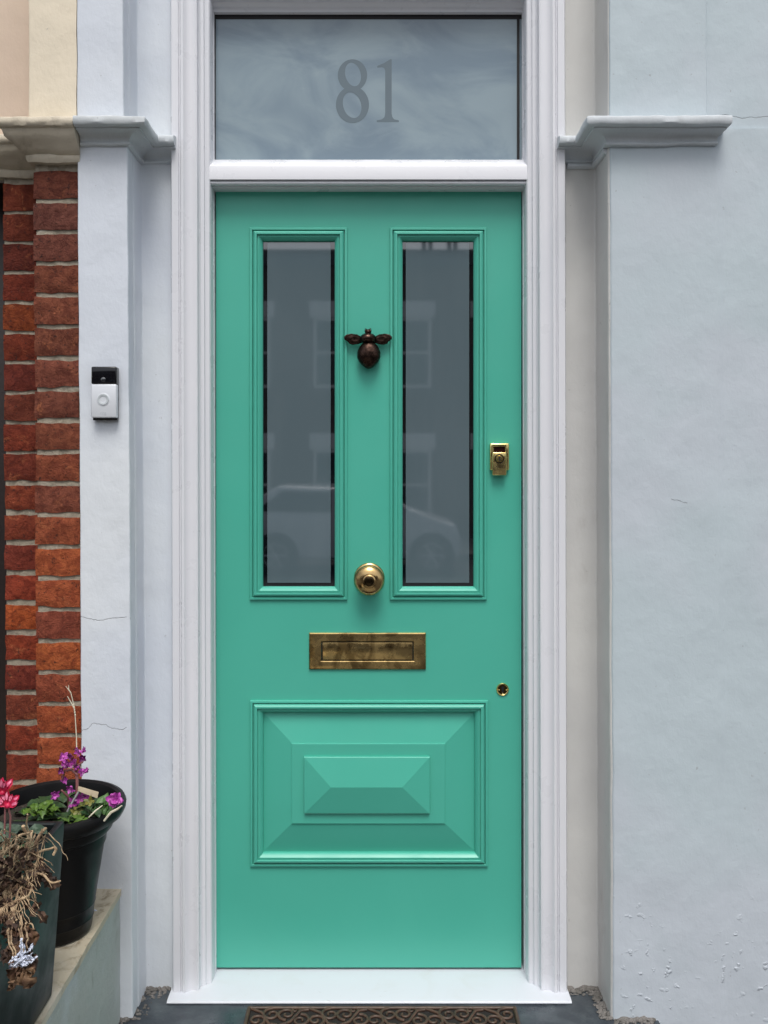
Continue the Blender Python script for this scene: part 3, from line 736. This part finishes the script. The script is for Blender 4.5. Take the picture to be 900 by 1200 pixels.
# ================================================================== ROUND POT
pc = Vector((-.717, -.4, WZ+.001))
pc.y = 2.0 - D
RZ = Z(943, .4)     # rim height
H = RZ - WZ
bm = bmesh.new()
prof = [(.0001, 0), (.070, 0), (.0755, .004), (.0775, .012), (.0795, .030), (.0815, .033), (.0810, .037), (.0830, .060), (.0850, .063), (.0845, .067), (.104, .190), (.1085, .2), (.1095, H-.064), (.1165, H-.060), (.1225, H-.053), (.1240, H-.044), (.1250, H-.036),
        (.134, H-.033), (.1450, H-.026), (.1510, H-.014), (.1520, H-.004), (.148, H+.004), (.141, H+.006), (.134, H+.002), (.131, H-.008), (.129, H-.020), (.124, H-.034), (.0001, H-.034)]
lathe(bm, prof, pc, 'Z', 72)
pot = empty('round_plant_pot', pc, 'round black plastic plant pot with rolled rim beside the left pilaster', 'plant pot')
obj('pot', bm, mt['pot_black'], pot, 40)
def soil(x0, x1, d0, d1, z, rad=None, c=None):
    bm = bmesh.new(); n = 26; g = []
    for i in range(n+1):
        row = []
        for j in range(n+1):
            if rad:
                r = rad*i/n; a = 2*PI*j/n; p = Vector((c[0]+r*math.cos(a), c[1]+r*math.sin(a), z))
            else: p = V(x0+(x1-x0)*i/n, d0+(d1-d0)*j/n, z)
            p.z += .006*nz(p, 40, 1)+.004*nz(p, 110, 2); row.append(bm.verts.new(p))
        g.append(row)
    for i in range(n):
        for j in range(n): bm.faces.new((g[i][j], g[i+1][j], g[i+1][j+1], g[i][j+1]))
    return bm
obj('soil', soil(0, 0, 0, 0, RZ-.028, .126, pc), mt['soil'], pot, 60)

# ================================================================== SQUARE PLANTER
qx1b, qx1t = -.637, -.617
td, bd = 1.772, 1.756            # far side distances from camera: top, bottom
QZ = .666
def ql(ins, z):  # rectangle corners at height fraction
    t = (z-WZ)/(QZ-WZ)
    xr_ = qx1b+(qx1t-qx1b)*t-ins; xl_ = -.965-.02*t+ins
    yf = (bd+(td-bd)*t)-D-ins; yn = (1.455-.016*t)-D+ins
    return [Vector((xl_, yn, z)), Vector((xr_, yn, z)), Vector((xr_, yf, z)), Vector((xl_, yf, z))]
plr = empty('square_planter', (-.8, 1.6-D, WZ), 'tall square dark green glazed planter in the bottom left corner', 'planter')
bm = bmesh.new(); rows = []
for ins, z in ((.03, WZ+.001), (.004, WZ+.001), (.0005, WZ+.006), (0, WZ+.02), (0, QZ-.006), (.0015, QZ-.001), (.005, QZ), (.012, QZ), (.015, QZ-.003), (.016, QZ-.06)):
    c4 = ql(ins, z)
    # rounded corners
    row = []
    for i in range(4):
        a, b, c = c4[i-1], c4[i], c4[(i+1) % 4]; u = (a-b).normalized(); w = (c-b).normalized(); k = .007
        for t in (0, .25, .5, .75, 1): row.append(bm.verts.new((b+u*k)*(1-t)**2 + b*2*t*(1-t) + (b+w*k)*t*t))
    rows.append(row)
n = len(rows[0])
for a, b in zip(rows, rows[1:]):
    for k in range(n): bm.faces.new((a[k], a[(k+1) % n], b[(k+1) % n], b[k]))
bm.faces.new(rows[0]); bm.faces.new(rows[-1])
obj('planter_body', bm, mt['planter'], plr, 30)
c4 = ql(.016, QZ-.03)
obj('soil', soil(c4[0].x, c4[1].x, -c4[0].y, -c4[2].y, QZ-.03), mt['soil'], plr, 60)

# ================================================================== PLANTS
def leaf(bm, base, direc, up, L, W, curl=.3, fold=.25, wav=.0, nx=4, ny=7, shape=1.0, seed=0):
    direc = Vector(direc).normalized(); up = Vector(up); side = direc.cross(up).normalized(); up = side.cross(direc).normalized()
    g = []
    for j in range(ny+1):
        t = j/ny; w = W*(math.sin(PI*min(1, t**shape*.96+.03)))**.75
        row = []
        ang = curl*t*2.2
        aa = ang if abs(ang) > 1e-3 else 1e-3
        cpos = Vector(base) + direc*(L*(math.sin(aa)/aa)*t) - up*(L*t*(1-math.cos(aa))/aa)
        for i in range(nx+1):
            s = (i/nx-.5)*2
            p = cpos + side*(s*w*.5) + up*(abs(s)*fold*w*.5)
            if wav: p += up*wav*noise.noise(Vector((t*4+seed, s*2.3, seed*1.3))) + side*wav*.6*noise.noise(Vector((t*5-seed, s*2, seed)))
            row.append(bm.verts.new(p))
        g.append(row)
    for j in range(ny):
        for i in range(nx): bm.faces.new((g[j][i], g[j][i+1], g[j+1][i+1], g[j+1][i]))
def rdir(r, up=.5):
    a = r.uniform(0, 2*PI); return Vector((math.cos(a), math.sin(a), r.uniform(up*.3, up)))
def foliage(name, mat, parent, c, rad, n, L, W, seed, up=.6, zr=.02, wav=.006, curl=.4):
    r = random.Random(seed); bm = bmesh.new()
    for i in range(n):
        a = r.uniform(0, 2*PI); q = rad*math.sqrt(r.random())
        b = Vector(c)+Vector((q*math.cos(a), q*math.sin(a), r.uniform(0, zr)))
        s = r.uniform(.7, 1.25)
        dv = rdir(r, up); tip = b+dv*.2
        leaf(bm, b, dv, (0, 0, 1), L*s, W*s, curl*r.uniform(.5, 1.6), r.uniform(.05, .4), wav, seed=i+seed)
    return obj(name, bm, mat, parent, 60)
def flower(bm, c, size, n, seed, up=(0, 0, 1), cup=.6, wav=.003, W=.55):
    r = random.Random(seed); up = Vector(up).normalized()
    s = up.cross(Vector((.3, 1, .1))).normalized(); t = up.cross(s)
    for i in range(n):
        a = 2*PI*i/n + r.uniform(-.25, .25)
        dv = (s*math.cos(a)+t*math.sin(a))*(1-cup*.5) + up*cup*r.uniform(.7, 1.3)
        leaf(bm, Vector(c), dv, up, size*r.uniform(.85, 1.15), size*W, -.15+r.uniform(-.2, .3), .15, wav, nx=4, ny=5, seed=seed+i)
# leafy plants in the round pot
def top(px, py, t=2.0): return P(px, py, t)
zs0 = RZ-.02
g = empty('bergenia', (pc.x+.03, pc.y+.02, zs0), 'purple flowering plant on a reddish stalk in the round pot', 'plant')
b0 = Vector((pc.x+.045, pc.y+.01, zs0))
t1 = P(88, 890, 2.01)
bm = bmesh.new()
tube(bm, [b0+Vector((0, 0, -.01)), P(90, 935, 2.0), P(90.5, 915, 2.0), t1], [.0042, .0040, .0036, .0028], 8)
tube(bm, [P(90.5, 908, 2.0), P(84, 902, 2.0), P(76, 903, 2.0), P(73, 914, 2.0)], [.003, .003, .0025, .002], 7)
tube(bm, [P(89.5, 904, 2.0), P(92, 896, 2.0), P(97, 893, 2.0)], [.0026, .0022, .002], 7)
tube(bm, [b0+Vector((-.02, 0, -.01)), P(80, 934, 1.98), P(72, 926, 1.97)], [.003, .0028, .002], 7)
obj('stalk', bm, mt['stem_pink'], g, 60)
r = random.Random(21)
for (px, py, s, mm) in [(74, 887, .020, 'petal_mag'), (75, 894, .018, 'petal_mag'), (82, 885, .016, 'petal_mag_dark'), (93, 881, .019, 'petal_mag'), (99, 880, .016, 'petal_mag'), (97, 888, .018, 'petal_mag_dark'), (88, 891, .017, 'petal_mag_dark'),
                    (82, 896, .016, 'petal_mag_dark'), (72, 903, .015, 'petal_mag_dark'), (97, 903, .022, 'petal_mag'), (102, 904, .015, 'petal_mag'), (75, 914, .018, 'petal_mag'), (83, 923, .020, 'petal_mag'), (64, 931, .019, 'petal_mag'), (90, 899, .013, 'petal_mag_dark'), (78, 899, .013, 'petal_mag_dark')]:
    bm = bmesh.new(); c = P(px, py, 2.0+r.uniform(-.015, .015))
    flower(bm, c, s*.68, 6, int(px*7+py), (r.uniform(-.6, .6), r.uniform(-1.0, -.4), r.uniform(-.3, .6)), .45)
    ellipsoid(bm, c, (s*.22, s*.22, s*.22), sub=2)
    obj('flower', bm, mt[mm], g, 70)
foliage('foliage', mt['leaf_dark'], g, (pc.x+.01, pc.y-.01, zs0-.01), .09, 46, .05, .032, 5)
g = empty('primrose', P(52, 945, 1.98), 'lime green crinkled leaves at the middle of the round pot', 'plant')
foliage('foliage', mt['leaf_lime'], g, P(51, 955, 1.94), .018, 14, .030, .022, 8, .9, .012, .009)
g = empty('viola', P(100, 945, 1.98), 'small yellow and purple flowering plant beside the card label in the round pot', 'plant')
foliage('foliage', mt['leaf_lime'], g, P(96, 966, 1.92), .034, 20, .024, .014, 18, .9, .016, .004)
foliage('foliage', mt['leaf_dark'], g, P(100, 950, 1.96), .045, 30, .03, .018, 28, .9, .02, .004)
bm = bmesh.new()
for (px, py, s) in ((92, 950, .014), (105, 940, .014), (97, 943, .010), (88, 953, .012)): flower(bm, P(px, py, 1.94), s, 5, int(px), (.1, -.8, .6), .3)
obj('yellow_bloom', bm, mt['leaf_olive'], g, 70)
bm = bmesh.new()
for (px, py, s) in ((88, 941, .016), (96, 937, .016), (100, 935, .014), (92, 935, .011)): flower(bm, P(px, py, 1.96), s, 5, int(px), (.1, -.8, .5), .3)
obj('purple_bloom', bm, mt['petal_mag_dark'], g, 70)
g = empty('trailing_plant', P(126, 945, 1.98), 'green leafy shoot with one pink bloom at the right rim of the round pot', 'plant')
bm = bmesh.new()
for (a, b_, s) in (((118, 960), (124, 930), 1), ((122, 957), (132, 938), 1), ((112, 962), (122, 945), .8), ((116, 955), (119, 932), .9)):
    p0, p1 = P(*a, 1.93), P(*b_, 1.95); leaf(bm, p0, p1-p0, (0, -1, .4), (p1-p0).length*1.1, .024*s, .25, .4, .004, seed=a[0])
obj('foliage', bm, leafmat('mid_green_leaf', (.05, .12, .03), (.09, .17, .05)), g, 60)
bm = bmesh.new(); flower(bm, P(134, 938, 1.93), .019, 8, 4, (.3, -.8, .5), .35, .006, .8); flower(bm, P(134, 938, 1.925), .014, 6, 14, (.3, -.8, .5), .7, .004, .8); obj('flower', bm, mt['petal_mag'], g, 70)
bm = bmesh.new()
tube(bm, [P(122, 962, 1.9), P(130, 952, 1.9), P(138, 948, 1.9), P(143, 944, 1.9)], [.0022, .0028, .0024, .0014], 6); tube(bm, [P(104, 958, 1.9), P(112, 950, 1.9), P(120, 944, 1.92)], [.0014, .0016, .001], 6)
obj('dry_stem', bm, mt['pale_twig'], g, 60)
# bare white stem rising past the brick
bm = bmesh.new()
tube(bm, [P(90, 884, 2.04), P(89.5, 862, 2.05), P(88, 838, 2.05), P(86, 824, 2.05), P(83, 812, 2.05), P(77, 804, 2.05)], [.0013, .0012, .0012, .0012, .001, .0006], 6)
tube(bm, [P(87, 830, 2.05), P(83, 823, 2.05), P(79, 816, 2.05)], [.0018, .0012, .0008], 6); tube(bm, [P(83, 812, 2.05), P(80.5, 808, 2.05), P(80.5, 803, 2.05)], [.0013, .0012, .0007], 6)
for k in range(5): ellipsoid(bm, P(86.5+k*.4, 826+k*3, 2.05), (.0018, .0018, .004), sub=1)
tag(obj('dry_stem', bm, mt['pale_twig'], None, 60), 'thin bleached dead stem standing upright in front of the brick pier', 'dead stem')
# plant label
bm = bmesh.new()
c = [P(91, 927, 1.95), P(91.8, 921.5, 1.953), P(115.5, 928.5, 1.953), P(114, 935.5, 1.95)]
off = Vector((0, .0016, 0)); a = [bm.verts.new(p) for p in c]; b = [bm.verts.new(p+off) for p in c]
bm.faces.new(a); bm.faces.new(b[::-1])
for i in range(4): bm.faces.new((a[i], a[(i+1) % 4], b[(i+1) % 4], b[i]))
lt = obj('plant_label', bm, mt['tag'], None, 20); tag(lt, 'small weathered card plant label sticking out of the round pot', 'plant label')
bm = bmesh.new(); tube(bm, [P(92, 928, 1.953), P(86, 938, 1.955), P(79, 951, 1.96)], .0022, 6); obj('label_stake', bm, M('pale_stake', (.35, .36, .36), .6), lt, 60)
# cyclamen in the square planter
qs = QZ-.03
g = empty('cyclamen', P(12, 966, 1.66), 'crimson cyclamen with white edged blooms at the left photo edge', 'plant')
r = random.Random(3)
for (px, py, n_, wd, hg) in ((3, 929, 6, .45, .030), (9, 944, 7, 1.0, .026)):
    c = P(px, py, 1.66); bm = bmesh.new(); bp = bmesh.new()
    for i in range(n_):
        u = i/(n_-1)*2-1; dv = Vector((u*wd, r.uniform(-.35, .25), 1-.62*abs(u)*wd)); L = hg*r.uniform(.9, 1.1)
        leaf(bm, c, dv, (0, -1, .1), L, .014, .12*(1 if i % 2 else -1), .25, .003, seed=i+px)
        leaf(bp, c+Vector(dv).normalized()*L*.42+Vector((0, -.0035, 0)), dv, (0, -1, .1), L*.56, .0055, .1, .2, .0015, seed=i+px)
    ellipsoid(bm, c, (.006, .006, .006), sub=2)
    fl = obj('flower', bm, mt['petal_red'], g, 70); obj('pale_petals', bp, mt['petal_pink'], fl, 70)
    bm = bmesh.new(); tube(bm, [c, c+Vector((.004, .003, -.02)), Vector((c.x, c.y+.005, qs-.01))], [.0022, .002, .002], 6); obj('stalk', bm, mt['stem_pink'], g, 60)
foliage('foliage', mt['leaf_grey'], g, (-.70, 1.69-D, qs+.005), .055, 34, .042, .036, 31, .8, .03, .006)
foliage('foliage', mt['leaf_dark'], g, (-.76, 1.62-D, qs), .10, 50, .040, .030, 33, .7, .02, .006)
# dead trailing plant over the right rim of the planter
dead = empty('withered_plant', Vector((-.66, 1.6-D, qs)), 'withered tan trailing plant hanging over the side of the square planter', 'dead plant')
r = random.Random(17); bm = bmesh.new(); tips = []
def wob(p, a): return p + Vector((r.uniform(-a, a), r.uniform(-a, a), r.uniform(-a, a)))
def strand(pts, r0, r1, jit=.004):
    pts = [Vector(p) for p in pts]; out = []
    n = len(pts)-1; m = n*5
    for i in range(m+1):        # catmull-rom
        t = i/m*n; k = min(int(t), n-1); u = t-k
        p0, p1, p2, p3 = pts[max(k-1, 0)], pts[k], pts[k+1], pts[min(k+2, n)]
        q = .5*((2*p1)+(p2-p0)*u+(2*p0-5*p1+4*p2-p3)*u*u+(3*p1-p0-3*p2+p3)*u**3)
        out.append(q + Vector((nz(q, 40, r0*999), nz(q, 40, 5), nz(q, 40, 9)))*jit)
    rad = [(r0+(r1-r0)*i/m)*(1+.22*nz(out[i], 60, 2)) for i in range(m+1)]
    tube(bm, out, rad, 7)
    return out
QF = lambda px, py, off=.006: P(px, py, min(.611*F/(440-px), (ZC-QZ-.006)*F/(py-540) if py > 560 else 9) - off)
mains = [([(30, 968), (33, 985), (26, 1008), (12, 1035), (-4, 1060)], .0050, .0045), ([(55, 970), (44, 985), (33, 1003), (22, 1018), (8, 1045), (2, 1072)], .0048, .004),
         ([(-4, 1004), (10, 993), (22, 984), (33, 973)], .0055, .0035), ([(14, 1012), (30, 1003), (48, 998), (62, 993), (65, 998)], .0036, .0048),
         ([(30, 1002), (38, 1018), (50, 1026), (60, 1033), (70, 1032)], .0046, .0026), ([(0, 1052), (14, 1056), (28, 1054), (36, 1046), (38, 1040)], .0046, .0036),
         ([(-6, 1068), (6, 1062), (16, 1056), (24, 1040), (33, 1030)], .0036, .003), ([(10, 1058), (16, 1066), (22, 1080), (28, 1088), (38, 1084), (37, 1092)], .0034, .002),
         ([(8, 1060), (10, 1080), (12, 1100), (18, 1118)], .0026, .0016), ([(48, 972), (46, 990), (44, 1008), (45, 1020)], .0024, .0018), ([(30, 955), (33, 972), (34, 984)], .0024, .002),
         ([(38, 975), (30, 995), (24, 1018), (20, 1040)], .0042, .0032), ([(20, 990), (12, 1010), (4, 1030)], .0048, .004), ([(2, 1072), (6, 1052), (12, 1030), (22, 1012)], .0042, .003)]
for pts, a, b in mains: strand([QF(*q, .008+.010*r.random()) for q in pts], a*.58, b*.50, .007)
for i in range(210):
    py = r.uniform(972, 1066); px = r.uniform(-5, max(6, 60-(py-975)*.35))
    a = r.choice([r.uniform(-2.6, -1.6), r.uniform(1.6, 2.9), r.uniform(.3, 1.4)]); L = r.uniform(14, 44); o_ = r.uniform(.002, .022)
    p1 = (px+math.cos(a)*L*.5+r.uniform(-4, 4), py+abs(math.sin(a))*L*.5+r.uniform(-3, 3)); p2 = (px+math.cos(a)*L*.8, py+abs(math.sin(a))*L)
    out = strand([QF(px, py, o_), QF(*p1, o_), QF(*p2, o_)], r.uniform(.0005, .0013), .0004, .003); tips.append(out[-1]); tips.append(out[len(out)//2])
obj('twigs', bm, mt['twig'], dead, 60)
bm = bmesh.new()
for i in range(80):
    c = tips[i*2 % len(tips)]; leaf(bm, wob(c, .008), rdir(r, .1)+Vector((0, 0, -.9)), (.6, -1, .3), r.uniform(.014, .028), r.uniform(.008, .018), r.uniform(-.8, .9), r.uniform(-.7, .9), .012, seed=i)
for i in range(16):
    leaf(bm, wob(QF(50+r.uniform(-10, 10), 1026+r.uniform(-8, 12)), .005), rdir(r, .1)+Vector((0, 0, -.6)), (.6, -1, .3), .020, .015, r.uniform(-.9, .9), .6, .014, seed=i+90)
obj('dry_leaves', bm, mt['dead_dark'], dead, 70)
bm = bmesh.new()
for i in range(46):
    py = r.uniform(1076, 1126); px = 22 + r.gauss(0, 8)*(.6+(py-1076)/80)
    px = max(6, min(42, px))
    leaf(bm, QF(px, py, r.uniform(.002, .022)), Vector((r.uniform(-.7, .7), r.uniform(-.4, .4), -1)), (.6, -1, .2), r.uniform(.018, .030), r.uniform(.008, .018), r.uniform(-.8, .9), r.uniform(-.7, .9), .016, seed=i+200)
obj('dry_leaves', bm, mt['dead_dark'], dead, 70)
bm = bmesh.new()
for i in range(22):
    px, py = r.uniform(14, 36), r.uniform(1080, 1146)
    leaf(bm, QF(px, py, .022), Vector((r.uniform(-.6, .6), -.2, -1)), (.4, -1, .2), r.uniform(.014, .028), r.uniform(.008, .018), r.uniform(-.8, .8), .5, .014, seed=i+300)
for i in range(5): leaf(bm, QF(20+i*3, 1130+i*2, .03), Vector((.15*(i-2), -.2, -1)), (.3, -1, .3), .030, .018, .5, .7, .012, seed=i+400)
obj('dry_leaves', bm, mt['dead_leaf'], dead, 70)
bm = bmesh.new()
for k in range(5):
    strand([QF(14+4*k, 1078+r.uniform(-4, 8), .015), QF(12+5*k+r.uniform(-4, 4), 1100, .028), QF(16+4*k, 1118+r.uniform(-6, 6), .03)], .0014, .0009, .004)
obj('twigs', bm, mt['twig'], dead, 60)
bm = bmesh.new()
for i in range(34):
    u = r.random(); c = QF(12+22*u+r.uniform(-3, 3), 1130-14*u+r.uniform(-7, 7), .036+r.uniform(-.003, .004))
    leaf(bm, c, Vector((r.uniform(-.3, .9), -.1, r.uniform(-.7, .8))), (.1, -1, .1), r.uniform(.009, .017), r.uniform(.0010, .0035), .4, .3, .006, seed=i+500)
tag(obj('feather', bm, mt['feather'], None, 70), 'wispy white feather caught in the withered plant', 'feather')
# small grit on the wall top
bm = bmesh.new()
for i in range(3): ellipsoid(bm, P(111+i*1.2, 1067+i*.8, 2.09), (.004, .003, .003), sub=1)
tag(obj('pebble', bm, mt['feather'], None, 60), 'tiny white stone chip on the low wall behind the round pot', 'stone chip')

# ================================================================== ACROSS THE STREET (seen in the glass and brass)
OY = 19.2
opp = empty('terraced_house', V(0, OY, -.5), 'brick terrace across the street, seen only as a reflection in the door glass', 'house')
ztop = ZC + (D+OY)*.2365 - .02
bm = bmesh.new(); box(bm, V(-16, OY, -.6), V(16, OY+7, ztop)); obj('wall', bm, mt['opp_brick'], opp)
bm = bmesh.new(); box(bm, V(-16, OY-.12, ztop-.35), V(16, OY+.3, ztop+.02)); obj('parapet', bm, mt['opp_roof'], opp)
wi = 0
for i in range(-6, 7):
    xc = .9 + i*1.95
    for z0 in (-.05, 3.15):
        bm = bmesh.new()
        for (a, b) in (((xc-.45, z0), (xc-.38, z0+1.7)), ((xc+.38, z0), (xc+.45, z0+1.7)), ((xc-.38, z0), (xc+.38, z0+.07)), ((xc-.38, z0+1.63), (xc+.38, z0+1.7)), ((xc-.38, z0+.82), (xc+.38, z0+.88))):
            box(bm, V(a[0], OY-.05, a[1]), V(b[0], OY-.001, b[1]))
        w = obj('window', bm, mt['opp_white'], opp, None)
        bm = bmesh.new(); box(bm, V(xc-.38, OY-.02, z0+.07), V(xc+.38, OY-.001, z0+1.63)); obj('window_glass', bm, mt['opp_glass'], w, None)
        bm = bmesh.new(); box(bm, V(xc-.55, OY-.07, z0+1.71), V(xc+.55, OY-.001, z0+2.1)); obj('lintel', bm, mt['opp_white'], w, None)
for i, (xp) in enumerate((1.17, 1.33, 1.78, 1.93)):
    bm = bmesh.new(); lathe(bm, [(.055, 0), (.05, .22), (.065, .24), (.065, .28)], V(xp, OY-.1, ztop), 'Z', 14); obj('chimney_pot', bm, mt['terracotta'], opp)
# parked car
CYD = 14.0; cxr = 1.3; CYSIDE = CYD-.85
car = empty('parked_car', V(cxr, CYD, -.62), 'pale parked car seen only as a reflection in the right glass panel', 'car')
side = [(1.46, .28), (1.50, .62), (1.40, .90), (.62, 1.06), (.10, 1.50), (-1.7, 1.56), (-2.45, 1.12), (-2.65, .9), (-2.65, .28)]
bm = bmesh.new(); L_, R_ = [], []
for (x, z) in side: L_.append(bm.verts.new(V(x, CYD-.85, z-.62))); R_.append(bm.verts.new(V(x, CYD+.85, z-.62)))
bm.faces.new(L_); bm.faces.new(R_[::-1])
for i in range(len(side)): j = (i+1) % len(side); bm.faces.new((L_[i], L_[j], R_[j], R_[i]))
bmesh.ops.bevel(bm, geom=bm.edges[:], offset=.05, segments=3, profile=.5, affect='EDGES')
obj('body', bm, mt['car_paint'], car, 40)
bm = bmesh.new()
for pts_ in ([(.42, 1.10), (.06, 1.44), (-.70, 1.46), (-.70, 1.10)], [(-.78, 1.10), (-.78, 1.46), (-1.62, 1.48), (-2.1, 1.12)]):
    a = [bm.verts.new(V(x, CYSIDE-.012, z-.62)) for x, z in pts_]; b = [bm.verts.new(V(x, CYSIDE+.01, z-.62)) for x, z in pts_]
    bm.faces.new(a); bm.faces.new(b[::-1])
    for i in range(4): bm.faces.new((a[i], a[(i+1) % 4], b[(i+1) % 4], b[i]))
obj('side_window', bm, mt['opp_glass'], car, None)
for wx in (.98, -1.75):
    bm = bmesh.new(); lathe(bm, [(.40, .02), (.40, -.006), (.001, -.006)], V(wx, CYSIDE, -.27), 'D', 32); obj('wheel_arch', bm, mt['black'], car, 40)
    bm = bmesh.new(); lathe(bm, [(.21, .1), (.33, .1), (.345, .05), (.345, -.03), (.33, -.05), (.22, -.05), (.21, -.01)], V(wx, CYSIDE, -.275), 'D', 32)
    w = obj('wheel', bm, mt['tyre'], car, 40)
    bm = bmesh.new()
    for k in range(6):
        a = 2*PI*k/6; tube(bm, [V(wx, CYSIDE-.035, -.275), V(wx+.21*math.cos(a), CYSIDE-.045, -.275+.21*math.sin(a))], .022, 6)
    tube(bm, [V(wx+.21*math.cos(2*PI*k/28), CYSIDE-.045, -.275+.21*math.sin(2*PI*k/28)) for k in range(29)], .014, 6)
    obj('rim', bm, mt['alloy'], w, 40)

# ================================================================== LIGHT AND CAMERA
sc = bpy.context.scene
w = bpy.data.worlds.new('World'); sc.world = w; w.use_nodes = True; nt = w.node_tree
bg = nt.nodes['Background']; sky = nt.nodes.new('ShaderNodeTexSky'); sky.sky_type = 'NISHITA'; sky.sun_disc = False
EL, AZ = 62, 4
sky.sun_elevation = R(EL); sky.sun_rotation = R(180-AZ); sky.air_density = 1.0; sky.dust_density = 4.0; sky.ozone_density = 1.0
hs = nt.nodes.new('ShaderNodeHueSaturation'); hs.inputs['Saturation'].default_value = .42
nt.links.new(sky.outputs[0], hs.inputs['Color']); nt.links.new(hs.outputs[0], bg.inputs['Color']); bg.inputs['Strength'].default_value = .14
sl = bpy.data.lights.new('sun', 'SUN'); sl.energy = 1.45; sl.angle = R(24); sl.color = (1, .97, .93)
so = bpy.data.objects.new('sun', sl); C.objects.link(so)
dirv = Vector((math.sin(R(AZ))*math.cos(R(EL)), -math.cos(R(AZ))*math.cos(R(EL)), math.sin(R(EL))))   # towards the sun
so.rotation_euler = dirv.to_track_quat('Z', 'Y').to_euler(); so.location = (0, -6, 8)
cd = bpy.data.cameras.new('camera'); cam = bpy.data.objects.new('camera', cd); C.objects.link(cam); sc.camera = cam
cam.location = (0, -D, ZC); cam.rotation_euler = (R(90), 0, 0)
cd.sensor_fit = 'VERTICAL'; cd.sensor_height = 24; cd.sensor_width = 24; cd.lens = F/1200*24
cd.shift_x = (450-CX)/1200; cd.shift_y = -(600-CY)/1200; cd.clip_start = .02; cd.clip_end = 500
sc.view_settings.view_transform = 'Standard'; sc.view_settings.look = 'None'; sc.view_settings.exposure = .34; sc.view_settings.gamma = 1
sc.render.resolution_x, sc.render.resolution_y = 768, 1024
